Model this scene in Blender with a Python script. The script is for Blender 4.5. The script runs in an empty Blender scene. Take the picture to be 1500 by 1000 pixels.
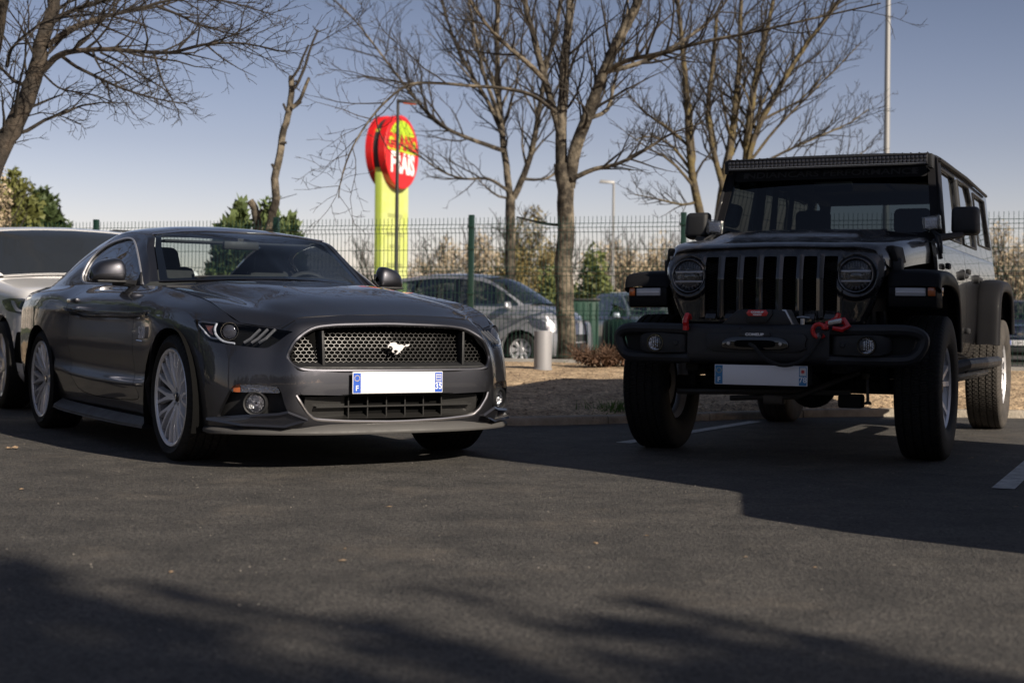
import bpy, bmesh, math, random
import numpy as np
from mathutils import Vector, Matrix, noise
random.seed(7)
rad = math.radians
SC = bpy.context.scene
COL = SC.collection
# ---------------------------------------------------------------- camera, sky, sun, exposure
F_PX, YH, ROLL, CAMH = 2155.4, 476.3, .0103, .7474
cd = bpy.data.cameras.new('camera'); cam = bpy.data.objects.new('camera', cd); COL.objects.link(cam)
cd.sensor_width = 36; cd.lens = F_PX/1500*36; cd.shift_y = -(500-YH)/1500
cd.clip_end = 3000; cd.clip_start = .05
cam.location = (0, 0, CAMH); cam.rotation_euler = (rad(90), -ROLL, 0)
cd.dof.use_dof = True; cd.dof.focus_distance = 8.0; cd.dof.aperture_fstop = 3.2
SC.camera = cam
SUN_EL, SUNX, SUNY = 29.0, .70, -.714
w = bpy.data.worlds.new('World'); SC.world = w; w.use_nodes = True
nt = w.node_tree; bg = nt.nodes['Background']
sky = nt.nodes.new('ShaderNodeTexSky'); sky.sky_type = 'NISHITA'; sky.sun_disc = False
sky.sun_elevation = rad(SUN_EL); sky.sun_rotation = math.atan2(SUNX, SUNY)
sky.air_density = 1.1; sky.dust_density = .6; sky.ozone_density = 1.6
tnt = nt.nodes.new('ShaderNodeMix'); tnt.data_type = 'RGBA'; tnt.blend_type = 'MULTIPLY'; tnt.inputs[0].default_value = 1; 
wg_ = nt.nodes.new('ShaderNodeTexCoord'); wsx = nt.nodes.new('ShaderNodeSeparateXYZ'); nt.links.new(wg_.outputs['Generated'], wsx.inputs[0])   # air near the skyline is whiter
wr_ = nt.nodes.new('ShaderNodeValToRGB'); nt.links.new(wsx.outputs[2], wr_.inputs[0]); we = wr_.color_ramp.elements
we[0].position = .0; we[0].color = (1.80, 1.53, 1.76, 1); we[1].position = .25; we[1].color = (.76, .64, .70, 1)
e3 = we.new(.12); e3.color = (1.14, .94, 1.06, 1); e4 = we.new(.6); e4.color = (1.0, .80, .74, 1)
nt.links.new(wr_.outputs[0], tnt.inputs[7])
nt.links.new(sky.outputs[0], tnt.inputs[6]); nt.links.new(tnt.outputs[2], bg.inputs[0]); bg.inputs[1].default_value = .056
sl = bpy.data.lights.new('sun', 'SUN'); so = bpy.data.objects.new('sun', sl); COL.objects.link(so)
sl.energy = 4.6; sl.angle = rad(.53); sl.color = (1, .89, .75)
sd = Vector((SUNX*math.cos(rad(SUN_EL)), SUNY*math.cos(rad(SUN_EL)), math.sin(rad(SUN_EL))))
so.rotation_euler = sd.to_track_quat('Z', 'Y').to_euler(); so.location = (6, -6, 8)
SC.view_settings.view_transform = 'Standard'; SC.view_settings.look = 'None'
SC.view_settings.exposure = .56; SC.view_settings.gamma = 1
SC.render.engine = 'CYCLES'
SC.cycles.max_bounces = 8; SC.cycles.transparent_max_bounces = 24
# ---------------------------------------------------------------- measuring: photo pixel <-> place
MU = (-1.0671, 8.4147, .549); JE = (1.672, 8.828, -.4258)
def c2w(p, q):
    X, Y, a = p; s, c = math.sin(a), math.cos(a)
    return (X+q[0]*s+q[1]*c, Y-q[0]*c+q[1]*s, q[2])
def ray(x, y):
    c, s = math.cos(ROLL), math.sin(ROLL); a = x-750; b = y-YH
    return np.array([(c*a+s*b)/F_PX, 1, -(-s*a+c*b)/F_PX])
def at(x, y, d):
    r = ray(x, y)*d; return (r[0], r[1], r[2]+CAMH)
def pixv(p, V):
    V = np.asarray(V, float); X, Y, a = p; s, c = math.sin(a), math.cos(a)
    x = X+V[:, 0]*s+V[:, 1]*c; y = Y-V[:, 0]*c+V[:, 1]*s; z = V[:, 2]-CAMH
    u = F_PX*x/y; v = -F_PX*z/y; c, s = math.cos(ROLL), math.sin(ROLL)
    return np.stack([750+c*u-s*v, YH+s*u+c*v], 1)
def car_ray(p, x, y):
    r = ray(x, y); X, Y, a = p; s, c = math.sin(a), math.cos(a)
    o = np.array([-X*s+Y*c, -X*c-Y*s, CAMH]); d = np.array([r[0]*s-r[1]*c, r[0]*c+r[1]*s, r[2]])
    return o, d
def cpx(p, x, y, ax, val):
    o, d = car_ray(p, x, y); t = (val-o[ax])/d[ax]; return tuple(o+t*d)
# ---------------------------------------------------------------- mesh tools
class M:
    def __init__(s, V=(), F=(), U=None, C=None):
        s.V = np.array(V, float).reshape(-1, 3); s.F = [tuple(f) for f in F]
        s.U = np.zeros((len(s.V), 2)) if U is None else np.array(U, float)
        s.C = np.zeros(len(s.V), bool) if C is None else np.array(C, bool)
    def add(s, o):
        n = len(s.V); s.V = np.vstack([s.V, o.V]); s.U = np.vstack([s.U, o.U]); s.C = np.concatenate([s.C, o.C])
        s.F += [tuple(i+n for i in f) for f in o.F]; return s
    def copy(s): return M(s.V.copy(), list(s.F), s.U.copy(), s.C.copy())
    def off(s, v): m = s.copy(); m.V = m.V+np.array(v); return m
    def mir(s):
        m = s.copy(); m.V[:, 1] *= -1; m.F = [f[::-1] for f in m.F]; return m
    def both(s): return s.copy().add(s.mir())
    def map(s, fn): m = s.copy(); m.V = np.array([fn(*v) for v in m.V]); return m
    def rot(s, ang, ax='Z', c=(0, 0, 0)):
        R = np.array(Matrix.Rotation(ang, 3, ax)); c = np.array(c); m = s.copy(); m.V = (m.V-c)@R.T+c; return m
    def normals(s):
        N = np.zeros_like(s.V)
        for f in s.F:
            a, b, c = s.V[f[0]], s.V[f[1]], s.V[f[2]]
            n = np.cross(b-a, c-a)
            if len(f) > 3: n = n+np.cross(c-a, s.V[f[3]]-a)
            for i in f: N[i] += n
        L = np.linalg.norm(N, axis=1); L[L == 0] = 1
        return N/L[:, None]
    def out(s, p):
        N = s.normals(); d = ((s.V-np.array(p))*N).sum()
        if d < 0: s.F = [f[::-1] for f in s.F]
        return s
def crW(n, sub, closed=False):
    m = n if closed else n-1; rows = []
    for i in range(m):
        for k in range(sub):
            t = k/sub; w_ = [(-t+2*t*t-t**3)/2, (2-5*t*t+3*t**3)/2, (t+4*t*t-3*t**3)/2, (-t*t+t**3)/2]
            r = np.zeros(n)
            for j, q in zip((i-1, i, i+1, i+2), w_):
                if closed: r[j % n] += q
                elif j < 0: r[0] += 2*q; r[1] -= q
                elif j > n-1: r[n-1] += 2*q; r[n-2] -= q
                else: r[j] += q
            rows.append(r)
    if not closed:
        r = np.zeros(n); r[n-1] = 1; rows.append(r)
    return np.array(rows)
def net(P, su, sv, cu=False, cv=False):
    P = np.array(P, float); R, Cn = P.shape[:2]
    A = crW(R, su, cu); B = crW(Cn, sv, cv)
    Q = np.einsum('ir,rcx,jc->ijx', A, P, B); m, n = Q.shape[:2]
    U = [(i/su, j/sv) for i in range(m) for j in range(n)]
    F = []
    for i in range(m if cu else m-1):
        for j in range(n if cv else n-1):
            F.append((i*n+j, i*n+(j+1) % n, ((i+1) % m)*n+(j+1) % n, ((i+1) % m)*n+j))
    return M(Q.reshape(-1, 3), F, U)
def clip(m, f, tag=True):
    f = np.asarray(f, float).copy(); f[np.abs(f) < 1e-7] = 1e-7
    keep = f > 0; V = [tuple(v) for v in m.V]; U = [tuple(u) for u in m.U]; C = list(m.C); cache = {}
    def cut(a, b):
        k = (a, b) if a < b else (b, a)
        if k not in cache:
            t = f[k[0]]/(f[k[0]]-f[k[1]])
            V.append(tuple(m.V[k[0]]*(1-t)+m.V[k[1]]*t)); U.append(tuple(m.U[k[0]]*(1-t)+m.U[k[1]]*t)); C.append(tag)
            cache[k] = len(V)-1
        return cache[k]
    F = []
    for fc in m.F:
        ks = [keep[i] for i in fc]
        if all(ks): F.append(fc); continue
        if not any(ks): continue
        o = []
        for i in range(len(fc)):
            a, b = fc[i], fc[(i+1) % len(fc)]
            if keep[a]: o.append(a)
            if keep[a] != keep[b]: o.append(cut(a, b))
        if len(o) > 2: F.append(tuple(o))
    used = sorted({i for q in F for i in q}); mp = {a: i for i, a in enumerate(used)}
    return M([V[i] for i in used], [tuple(mp[i] for i in q) for q in F], [U[i] for i in used], [C[i] for i in used])
def sdf(poly, P):
    P = np.asarray(P, float); d = np.full(len(P), 1e9); ins = np.zeros(len(P), bool); n = len(poly)
    for i in range(n):
        a = np.array(poly[i], float); b = np.array(poly[(i+1) % n], float); e = b-a; w_ = P-a
        t = np.clip((w_@e)/(e@e), 0, 1); d = np.minimum(d, np.linalg.norm(w_-t[:, None]*e, axis=1))
        c = ((a[1] <= P[:, 1]) != (b[1] <= P[:, 1]))
        if abs(e[1]) > 1e-12: ins ^= c & (P[:, 0] < a[0]+(P[:, 1]-a[1])*e[0]/e[1])
    return np.where(ins, d, -d)
def smooth_poly(p, k=4, it=1): return [tuple(v) for v in crW(len(p), k, True)@np.array(p, float)]
def smooth_path(p, k=6): return [tuple(v) for v in crW(len(p), k)@np.array(p, float)]
def flange(m, depth, only=None):
    cnt = {}
    for f in m.F:
        for i in range(len(f)):
            a, b = f[i], f[(i+1) % len(f)]; k = (min(a, b), max(a, b)); cnt.setdefault(k, []).append((a, b))
    E = [v[0] for v in cnt.values() if len(v) == 1 and m.C[v[0][0]] and m.C[v[0][1]]]
    N = m.normals(); vs = {}; V = []; F = []; base = len(m.V)
    def g(i, s):
        if (i, s) not in vs:
            d = -N[i]*depth if np.isscalar(depth) else np.array(depth)
            vs[(i, s)] = base+len(V); V.append(m.V[i]+(d if s else 0))
        return vs[(i, s)]
    for a, b in E: F.append((g(b, 0), g(a, 0), g(a, 1), g(b, 1)))
    if V: m.add(M(V, [tuple(i-base for i in f) for f in F]))
    return m
def shell(m, t):
    """give a panel thickness: inner copy plus rim"""
    N = m.normals(); o = m.copy(); o.V = o.V-N*t; n = len(m.V); cnt = {}
    for f in m.F:
        for i in range(len(f)):
            a, b = f[i], f[(i+1) % len(f)]; cnt.setdefault((min(a, b), max(a, b)), []).append((a, b))
    r = m.copy(); F = [f[::-1] for f in o.F]; r.add(M(o.V, F, o.U))
    for v in cnt.values():
        if len(v) == 1: a, b = v[0]; r.F.append((b, a, a+n, b+n))
    return r
def box(x0, x1, y0, y1, z0, z1, b=0, seg=2):
    bm = bmesh.new(); bmesh.ops.create_cube(bm, size=1)
    for v in bm.verts: v.co = ((x0+x1)/2+v.co.x*(x1-x0), (y0+y1)/2+v.co.y*(y1-y0), (z0+z1)/2+v.co.z*(z1-z0))
    if b: bmesh.ops.bevel(bm, geom=bm.edges[:], offset=b, segments=seg, profile=.5, affect='EDGES')
    bm.verts.index_update(); m = M([v.co[:] for v in bm.verts], [[v.index for v in f.verts] for f in bm.faces]); bm.free(); return m
def hexa(c8, b=0, seg=2):
    """8 corners: bottom 4 (ccw), top 4"""
    bm = bmesh.new(); vs = [bm.verts.new(c) for c in c8]
    for f in ((3, 2, 1, 0), (4, 5, 6, 7), (0, 1, 5, 4), (1, 2, 6, 5), (2, 3, 7, 6), (3, 0, 4, 7)): bm.faces.new([vs[i] for i in f])
    bmesh.ops.recalc_face_normals(bm, faces=bm.faces[:])
    if b: bmesh.ops.bevel(bm, geom=bm.edges[:], offset=b, segments=seg, profile=.5, affect='EDGES')
    bm.verts.index_update(); m = M([v.co[:] for v in bm.verts], [[v.index for v in f.verts] for f in bm.faces]); bm.free(); return m
def prism(poly, axis, a, b, bev=0, seg=2):
    """poly of 2D points extruded along axis from a to b"""
    def P(p, t):
        return (t, p[0], p[1]) if axis == 0 else ((p[0], t, p[1]) if axis == 1 else (p[0], p[1], t))
    bm = bmesh.new(); n = len(poly); v0 = [bm.verts.new(P(p, a)) for p in poly]; v1 = [bm.verts.new(P(p, b)) for p in poly]
    bm.faces.new(v0[::-1]); bm.faces.new(v1)
    for i in range(n): bm.faces.new((v0[i], v0[(i+1) % n], v1[(i+1) % n], v1[i]))
    bmesh.ops.recalc_face_normals(bm, faces=bm.faces[:])
    if bev: bmesh.ops.bevel(bm, geom=bm.edges[:], offset=bev, segments=seg, profile=.5, affect='EDGES', clamp_overlap=True)
    bmesh.ops.triangulate(bm, faces=[f for f in bm.faces if len(f.verts) > 6])
    bm.verts.index_update(); m = M([v.co[:] for v in bm.verts], [[v.index for v in f.verts] for f in bm.faces]); bm.free(); return m
def tube(path, r, n=8, closed=False, caps=True):
    P = [Vector(p) for p in path]; R = r if hasattr(r, '__len__') else [r]*len(P); V = []; F = []; up = None
    for i, p in enumerate(P):
        if closed: t = P[(i+1) % len(P)]-P[i-1]
        else: t = P[min(i+1, len(P)-1)]-P[max(i-1, 0)]
        if t.length < 1e-9: t = Vector((0, 0, 1))
        t.normalize()
        if up is None: up = Vector((0, 0, 1)) if abs(t.z) < .9 else Vector((0, 1, 0))
        a = t.cross(up)
        if a.length < 1e-6: a = t.orthogonal()
        a.normalize(); b = a.cross(t).normalized(); up = b
        for k in range(n):
            w_ = 2*math.pi*k/n; V.append(p+(a*math.cos(w_)+b*math.sin(w_))*R[i])
    m = len(P)
    for i in range(m if closed else m-1):
        for k in range(n): F.append((i*n+k, ((i+1) % m)*n+k, ((i+1) % m)*n+(k+1) % n, i*n+(k+1) % n))
    if caps and not closed: F.append(tuple(range(n))); F.append(tuple((m-1)*n+k for k in range(n))[::-1])
    return M([v[:] for v in V], F)
def lathe(prof, n=32, axis=1, c=(0, 0, 0), mod=None):
    """prof: (radius, along axis); closed ends if radius 0"""
    V = []; F = []; m = len(prof)
    for k in range(n):
        a = 2*math.pi*k/n
        for i, (r, h) in enumerate(prof):
            rr = r+(mod(i, k) if mod else 0); u, v = rr*math.cos(a), rr*math.sin(a)
            V.append((c[0]+u, c[1]+h, c[2]+v) if axis == 1 else ((c[0]+h, c[1]+u, c[2]+v) if axis == 0 else (c[0]+u, c[1]+v, c[2]+h)))
    for k in range(n):
        for i in range(m-1): F.append((k*m+i, k*m+i+1, ((k+1) % n)*m+i+1, ((k+1) % n)*m+i))
    return M(V, F)
def dome(c, r, h, axis=0, n=24, k=6, s=1):
    return lathe([(r*math.sin(math.pi/2*i/k), s*h*math.cos(math.pi/2*i/k)) for i in range(k+1)], n, axis, c)
TXT = {}
def text_m(s, size, bold=0, ext=.002):
    c = bpy.data.curves.new('t', 'FONT'); c.body = s; c.size = size; c.extrude = ext; c.offset = bold; c.align_x = 'CENTER'; c.align_y = 'CENTER'; c.resolution_u = 3
    o = bpy.data.objects.new('t', c); COL.objects.link(o); bpy.context.view_layer.update()
    me = o.evaluated_get(bpy.context.evaluated_depsgraph_get()).to_mesh()
    m = M([v.co[:] for v in me.vertices], [tuple(p.vertices) for p in me.polygons]); bpy.data.objects.remove(o); bpy.data.curves.remove(c)
    return m
def place(m, o, ex, ey):
    """map local (x,y,z) of m onto axes ex, ey, ex x ey at o"""
    ex = np.array(ex, float); ey = np.array(ey, float); ez = np.cross(ex, ey); ez /= np.linalg.norm(ez)
    r = m.copy(); r.V = np.array(o)+m.V[:, :1]*ex+m.V[:, 1:2]*ey+m.V[:, 2:]*ez; return r
# ---------------------------------------------------------------- objects
SPLIT = {'wheel_housing': .01, 'axle_tube': .01, 'grille_mesh': .012, 'plate_band': .01, 'inner_fender': .02, 'coil_spring': .02, 'shock_absorber': .02, 'chassis_rail': .01, 'wiper': .03, 'beam_bolt': .01, 'fairlead_bolt': .01,
 'wheel_nut': .001, 'daylight_bar': .001, 'grille_strut': .02, 'sun_visor': .02, 'slot_sill': .001, 'banner_star': .01, 'light_bar_bracket': .01, 'washer_nozzle': .01, 'plate_text': .006, 'headlight_bar': .001, 'roof_rail': .02, 'roll_bar': .001,
 'door_hinge': .01, 'container_rib': .001, 'cooling_fins': 9, 'window_seal': .001, 'window_pillar': .02, 'grille_slat': .005, 'region_mark': .02, 'region_badge': .02, 'hook_pin': .01, 'banner_text': .022}
def pieces(m, tol):
    n = len(m.V); p = list(range(n))
    def f(i):
        while p[i] != i: p[i] = p[p[i]]; i = p[i]
        return i
    for fc in m.F:
        a = f(fc[0])
        for i in fc[1:]: p[f(i)] = a
    G_ = {}
    for i in range(n): G_.setdefault(f(i), []).append(i)
    B = [[m.V[v].min(0)-tol/2, m.V[v].max(0)+tol/2, list(v)] for v in G_.values()]; ch = True
    while ch:
        ch = False; out = []
        for b in B:
            for o in out:
                if (b[0] <= o[1]).all() and (o[0] <= b[1]).all():
                    o[0] = np.minimum(o[0], b[0]); o[1] = np.maximum(o[1], b[1]); o[2] += b[2]; ch = True; break
            else: out.append(b)
        B = out
    R_ = []
    for b in B:
        s_ = sorted(b[2]); mp = {v: k for k, v in enumerate(s_)}; R_.append(M(m.V[s_], [tuple(mp[i] for i in fc) for fc in m.F if fc[0] in mp], m.U[s_], m.C[s_]))
    return R_
def obj(name, m, mat, parent=None, label=None, cat=None, group=None, kind=None, ang=32, weld=1e-5, loc=None):
    if name in SPLIT:
        P = pieces(m, SPLIT[name])
        if 1 < len(P) < 60:
            r = [obj1(name, q, mat, parent, label, cat, group, kind, ang, weld) for q in P]; return r[0]
    return obj1(name, m, mat, parent, label, cat, group, kind, ang, weld)
def obj1(name, m, mat, parent=None, label=None, cat=None, group=None, kind=None, ang=32, weld=1e-5):
    me = bpy.data.meshes.new(name); me.from_pydata([tuple(v) for v in m.V], [], m.F)
    if weld:
        bm = bmesh.new(); bm.from_mesh(me); bmesh.ops.remove_doubles(bm, verts=bm.verts[:], dist=weld); bm.to_mesh(me); bm.free()
    assert len(me.polygons), name
    me.polygons.foreach_set('use_smooth', [True]*len(me.polygons)); me.set_sharp_from_angle(angle=rad(ang)); me.update()
    o = bpy.data.objects.new(name, me); COL.objects.link(o); me.materials.append(mat)
    if parent: o.parent = parent
    return tag(o, label, cat, group, kind)
def tag(o, label=None, cat=None, group=None, kind=None):
    if label: o['label'] = label
    if cat: o['category'] = cat
    if group: o['group'] = group
    if kind: o['kind'] = kind
    return o
def empty(name, label, cat, pose=None, group=None):
    o = bpy.data.objects.new(name, None); COL.objects.link(o); o.empty_display_size = .2
    if pose: o.location = (pose[0], pose[1], 0); o.rotation_euler = (0, 0, pose[2]-math.pi/2)
    return tag(o, label, cat, group)
def copy_tree(o, parent=None):
    c = o.copy(); COL.objects.link(c)
    if parent: c.parent = parent
    for ch in o.children: copy_tree(ch, c)
    return c
# ---------------------------------------------------------------- materials
def mat(name, col, rough=.5, metal=0, coat=0, spec=.5, var=0, vs=6, bump=0, bs=60, col2=None, emit=None, rv=0, coatr=.03, vdet=6):
    m = bpy.data.materials.new(name); m.use_nodes = True; n = m.node_tree.nodes; l = m.node_tree.links; p = n['Principled BSDF']
    p.inputs['Base Color'].default_value = (*col, 1); p.inputs['Roughness'].default_value = rough; p.inputs['Metallic'].default_value = metal
    p.inputs['Coat Weight'].default_value = coat; p.inputs['Coat Roughness'].default_value = coatr; p.inputs['Specular IOR Level'].default_value = spec
    tc = n.new('ShaderNodeTexCoord')
    if var or rv:
        t = n.new('ShaderNodeTexNoise'); t.inputs['Scale'].default_value = vs; t.inputs['Detail'].default_value = vdet; t.inputs['Roughness'].default_value = .65; l.new(tc.outputs['Object'], t.inputs['Vector'])
        if var:
            r = n.new('ShaderNodeValToRGB'); c2 = col2 or [c*(1-var) for c in col]
            r.color_ramp.elements[0].position = .32; r.color_ramp.elements[1].position = .68
            r.color_ramp.elements[0].color = (*c2, 1); r.color_ramp.elements[1].color = (*col, 1)
            l.new(t.outputs[0], r.inputs[0]); l.new(r.outputs[0], p.inputs['Base Color'])
        if rv:
            mr = n.new('ShaderNodeMapRange'); mr.inputs[1].default_value = .3; mr.inputs[2].default_value = .7; mr.inputs[3].default_value = rough; mr.inputs[4].default_value = rough+rv
            l.new(t.outputs[0], mr.inputs[0]); l.new(mr.outputs[0], p.inputs['Roughness'])
    if bump:
        t = n.new('ShaderNodeTexNoise'); t.inputs['Scale'].default_value = bs; t.inputs['Detail'].default_value = 5; l.new(tc.outputs['Object'], t.inputs['Vector'])
        b = n.new('ShaderNodeBump'); b.inputs['Strength'].default_value = bump; b.inputs['Distance'].default_value = .02; l.new(t.outputs[0], b.inputs['Height']); l.new(b.outputs[0], p.inputs['Normal'])
    if emit: p.inputs['Emission Color'].default_value = (*emit[:3], 1); p.inputs['Emission Strength'].default_value = emit[3]
    return m
def glass(name, tint, refl=.04, rough=.0, bumpy=0):
    m = bpy.data.materials.new(name); m.use_nodes = True; n = m.node_tree.nodes; l = m.node_tree.links; n.clear()
    o = n.new('ShaderNodeOutputMaterial'); t = n.new('ShaderNodeBsdfTransparent'); g = n.new('ShaderNodeBsdfGlossy'); x = n.new('ShaderNodeMixShader'); gm = n.new('ShaderNodeNewGeometry')
    t.inputs[0].default_value = (*tint, 1); g.inputs['Roughness'].default_value = rough; 
    dp = n.new('ShaderNodeVectorMath'); dp.operation = 'DOT_PRODUCT'; l.new(gm.outputs['Normal'], dp.inputs[0]); l.new(gm.outputs['Incoming'], dp.inputs[1])
    def mth(op, i0, v1, v2=None):
        q = n.new('ShaderNodeMath'); q.operation = op
        if i0 is not None: l.new(i0, q.inputs[0])
        q.inputs[1].default_value = v1
        if v2 is not None: q.inputs[2].default_value = v2
        return q
    ab = mth('ABSOLUTE', dp.outputs['Value'], 0); iv = n.new('ShaderNodeMath'); iv.operation = 'SUBTRACT'; iv.inputs[0].default_value = 1; l.new(ab.outputs[0], iv.inputs[1])
    pw = mth('POWER', iv.outputs[0], 5); a = mth('MULTIPLY_ADD', pw.outputs[0], .95, .04+refl)   # Schlick, the same from both faces
    l.new(a.outputs[0], x.inputs[0]); l.new(t.outputs[0], x.inputs[1]); l.new(g.outputs[0], x.inputs[2]); l.new(x.outputs[0], o.inputs[0])
    if bumpy:
        tc = n.new('ShaderNodeTexCoord'); w_ = n.new('ShaderNodeTexNoise'); w_.inputs['Scale'].default_value = bumpy; l.new(tc.outputs['Object'], w_.inputs[0])
        b = n.new('ShaderNodeBump'); b.inputs['Strength'].default_value = .6; b.inputs['Distance'].default_value = .01; l.new(w_.outputs[0], b.inputs['Height']); l.new(b.outputs[0], g.inputs['Normal'])
    return m
def paint(name, col, metal=.5, rough=.35, coat=1, dirt=.12, dcol=(.16, .13, .1), side=.25):
    m = bpy.data.materials.new(name); m.use_nodes = True; n = m.node_tree.nodes; l = m.node_tree.links; p = n['Principled BSDF']
    p.inputs['Metallic'].default_value = metal; p.inputs['Roughness'].default_value = rough; p.inputs['Coat Weight'].default_value = coat
    tc = n.new('ShaderNodeTexCoord'); t = n.new('ShaderNodeTexNoise'); t.inputs['Scale'].default_value = 9; t.inputs['Detail'].default_value = 9; t.inputs['Roughness'].default_value = .7; l.new(tc.outputs['Object'], t.inputs[0])
    ge = n.new('ShaderNodeNewGeometry'); sp = n.new('ShaderNodeSeparateXYZ'); l.new(ge.outputs['Normal'], sp.inputs[0])   # dust lies on what faces up
    up = n.new('ShaderNodeMapRange'); up.inputs[1].default_value = 0; up.inputs[2].default_value = 1; up.inputs[3].default_value = side; up.inputs[4].default_value = 1; l.new(sp.outputs[2], up.inputs[0])
    mr = n.new('ShaderNodeMapRange'); mr.inputs[1].default_value = .38; mr.inputs[2].default_value = .72; mr.inputs[3].default_value = 0; mr.inputs[4].default_value = dirt*2; l.new(t.outputs[0], mr.inputs[0])
    mu = n.new('ShaderNodeMath'); mu.operation = 'MULTIPLY'; l.new(up.outputs[0], mu.inputs[0]); l.new(mr.outputs[0], mu.inputs[1])
    mx = n.new('ShaderNodeMix'); mx.data_type = 'RGBA'; mx.inputs[6].default_value = (*col, 1); mx.inputs[7].default_value = (*dcol, 1); l.new(mu.outputs[0], mx.inputs[0]); l.new(mx.outputs[2], p.inputs['Base Color'])
    cr = n.new('ShaderNodeMath'); cr.operation = 'MULTIPLY_ADD'; cr.inputs[1].default_value = .35; cr.inputs[2].default_value = .012; l.new(mu.outputs[0], cr.inputs[0]); l.new(cr.outputs[0], p.inputs['Coat Roughness'])
    return m
BLK = mat('black_plastic', (.013, .0135, .015), .5, rv=.25, vs=14)
DARK = mat('dark_void', (.004, .004, .004), .9, spec=.1)
SATIN = mat('satin_black', (.012, .0125, .015), .42, rv=.2, vs=10, bump=.08, bs=400)
GLOSSB = mat('gloss_black', (.006, .006, .008), .08, coat=1)
CHROME = mat('chrome', (.75, .75, .76), .12, 1)
SILV = mat('silver_wheel', (.74, .74, .76), .34, .6, coat=.4, rv=.2, vs=20)
RUB = mat('tyre_rubber', (.0125, .012, .0115), .72, var=.4, vs=25, bump=.15, bs=300, spec=.3)
LENS = glass('clear_lens', (.93, .94, .95), .03, bumpy=40)
WSG = glass('windscreen_glass', (.78, .84, .85), .04)
TINT = glass('tinted_glass', (.10, .12, .13), .06)
DTINT = glass('dark_tinted_glass', (.035, .04, .045), .05)
RED = mat('red_paint', (.55, .012, .015), .35, coat=.6)
AMB = mat('amber_lens', (.50, .12, .025), .2, coat=1)
WHITEP = mat('plate_white', (.78, .78, .78), .35, bump=.02)
BLUEP = mat('plate_blue', (.03, .10, .48), .35)
MESHG = mat('honeycomb_plastic', (.014, .0135, .013), .4)
SEAT = mat('seat_fabric', (.02, .021, .024), .8, var=.3, vs=30)
STEEL = mat('zinc_steel', (.45, .45, .45), .35, .9)
UND = mat('underbody', (.008, .008, .008), .8, var=.3)
YEL = mat('plate_star_yellow', (.8, .6, .05), .5)
REFL = mat('lamp_reflector', (.5, .5, .52), .16, 1, bump=.5, bs=90)
# ================================================================ the grey coupe
def wheel_tyre(D, W, rim, groove, pitches, mud=0, side=.93):
    """tyre profile, axis along y (outer side at -y)"""
    R = D/2; h = W/2; p = [(rim-.006, -h*.72), (rim+.004, -h*.80), (rim+.02, -h*.97), ((rim+R)/2, -h*1.04), (R-.035, -h*.99), (R-.014, -h*.93), (R-.004, -h*.84)]
    ribs = len(groove)+1; xs = [-h*.80]
    for g in groove: xs += [g*h-.005, g*h-.004, g*h+.004, g*h+.005]
    xs += [h*.80]; prof = list(p); tread = []
    for i, x in enumerate(xs):
        k = (i-1) % 4; deep = (i > 0 and i < len(xs)-1 and k in (1, 2)); crown = .004*(x/h)**2
        if deep: prof.append((R-.010-crown, x))
        else:
            tread.append(len(prof)); prof.append((R-crown, x))
            if k == 3 and i < len(xs)-1: 
                xm = (x+xs[i+1])/2; tread.append(len(prof)); prof.append((R-.004*(xm/h)**2, xm))
    prof += [(r, -x) for r, x in p[::-1]]
    tset = {q: j for j, q in enumerate(tread)}; tset[6] = 3; tset[5] = 1; tset[len(prof)-7] = 2; tset[len(prof)-6] = 0
    def md(i, k):
        if i in tset:
            return -.009 if (k+tset[i]*2) % 5 == 0 else 0
        return 0
    return lathe(prof, pitches*5, 1, mod=md)
def hub_disc(R=.165):
    return lathe([(0, .0), (.07, .0), (.075, .01), (R, .012), (R, .03), (.06, .034)], 40, 1)
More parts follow.
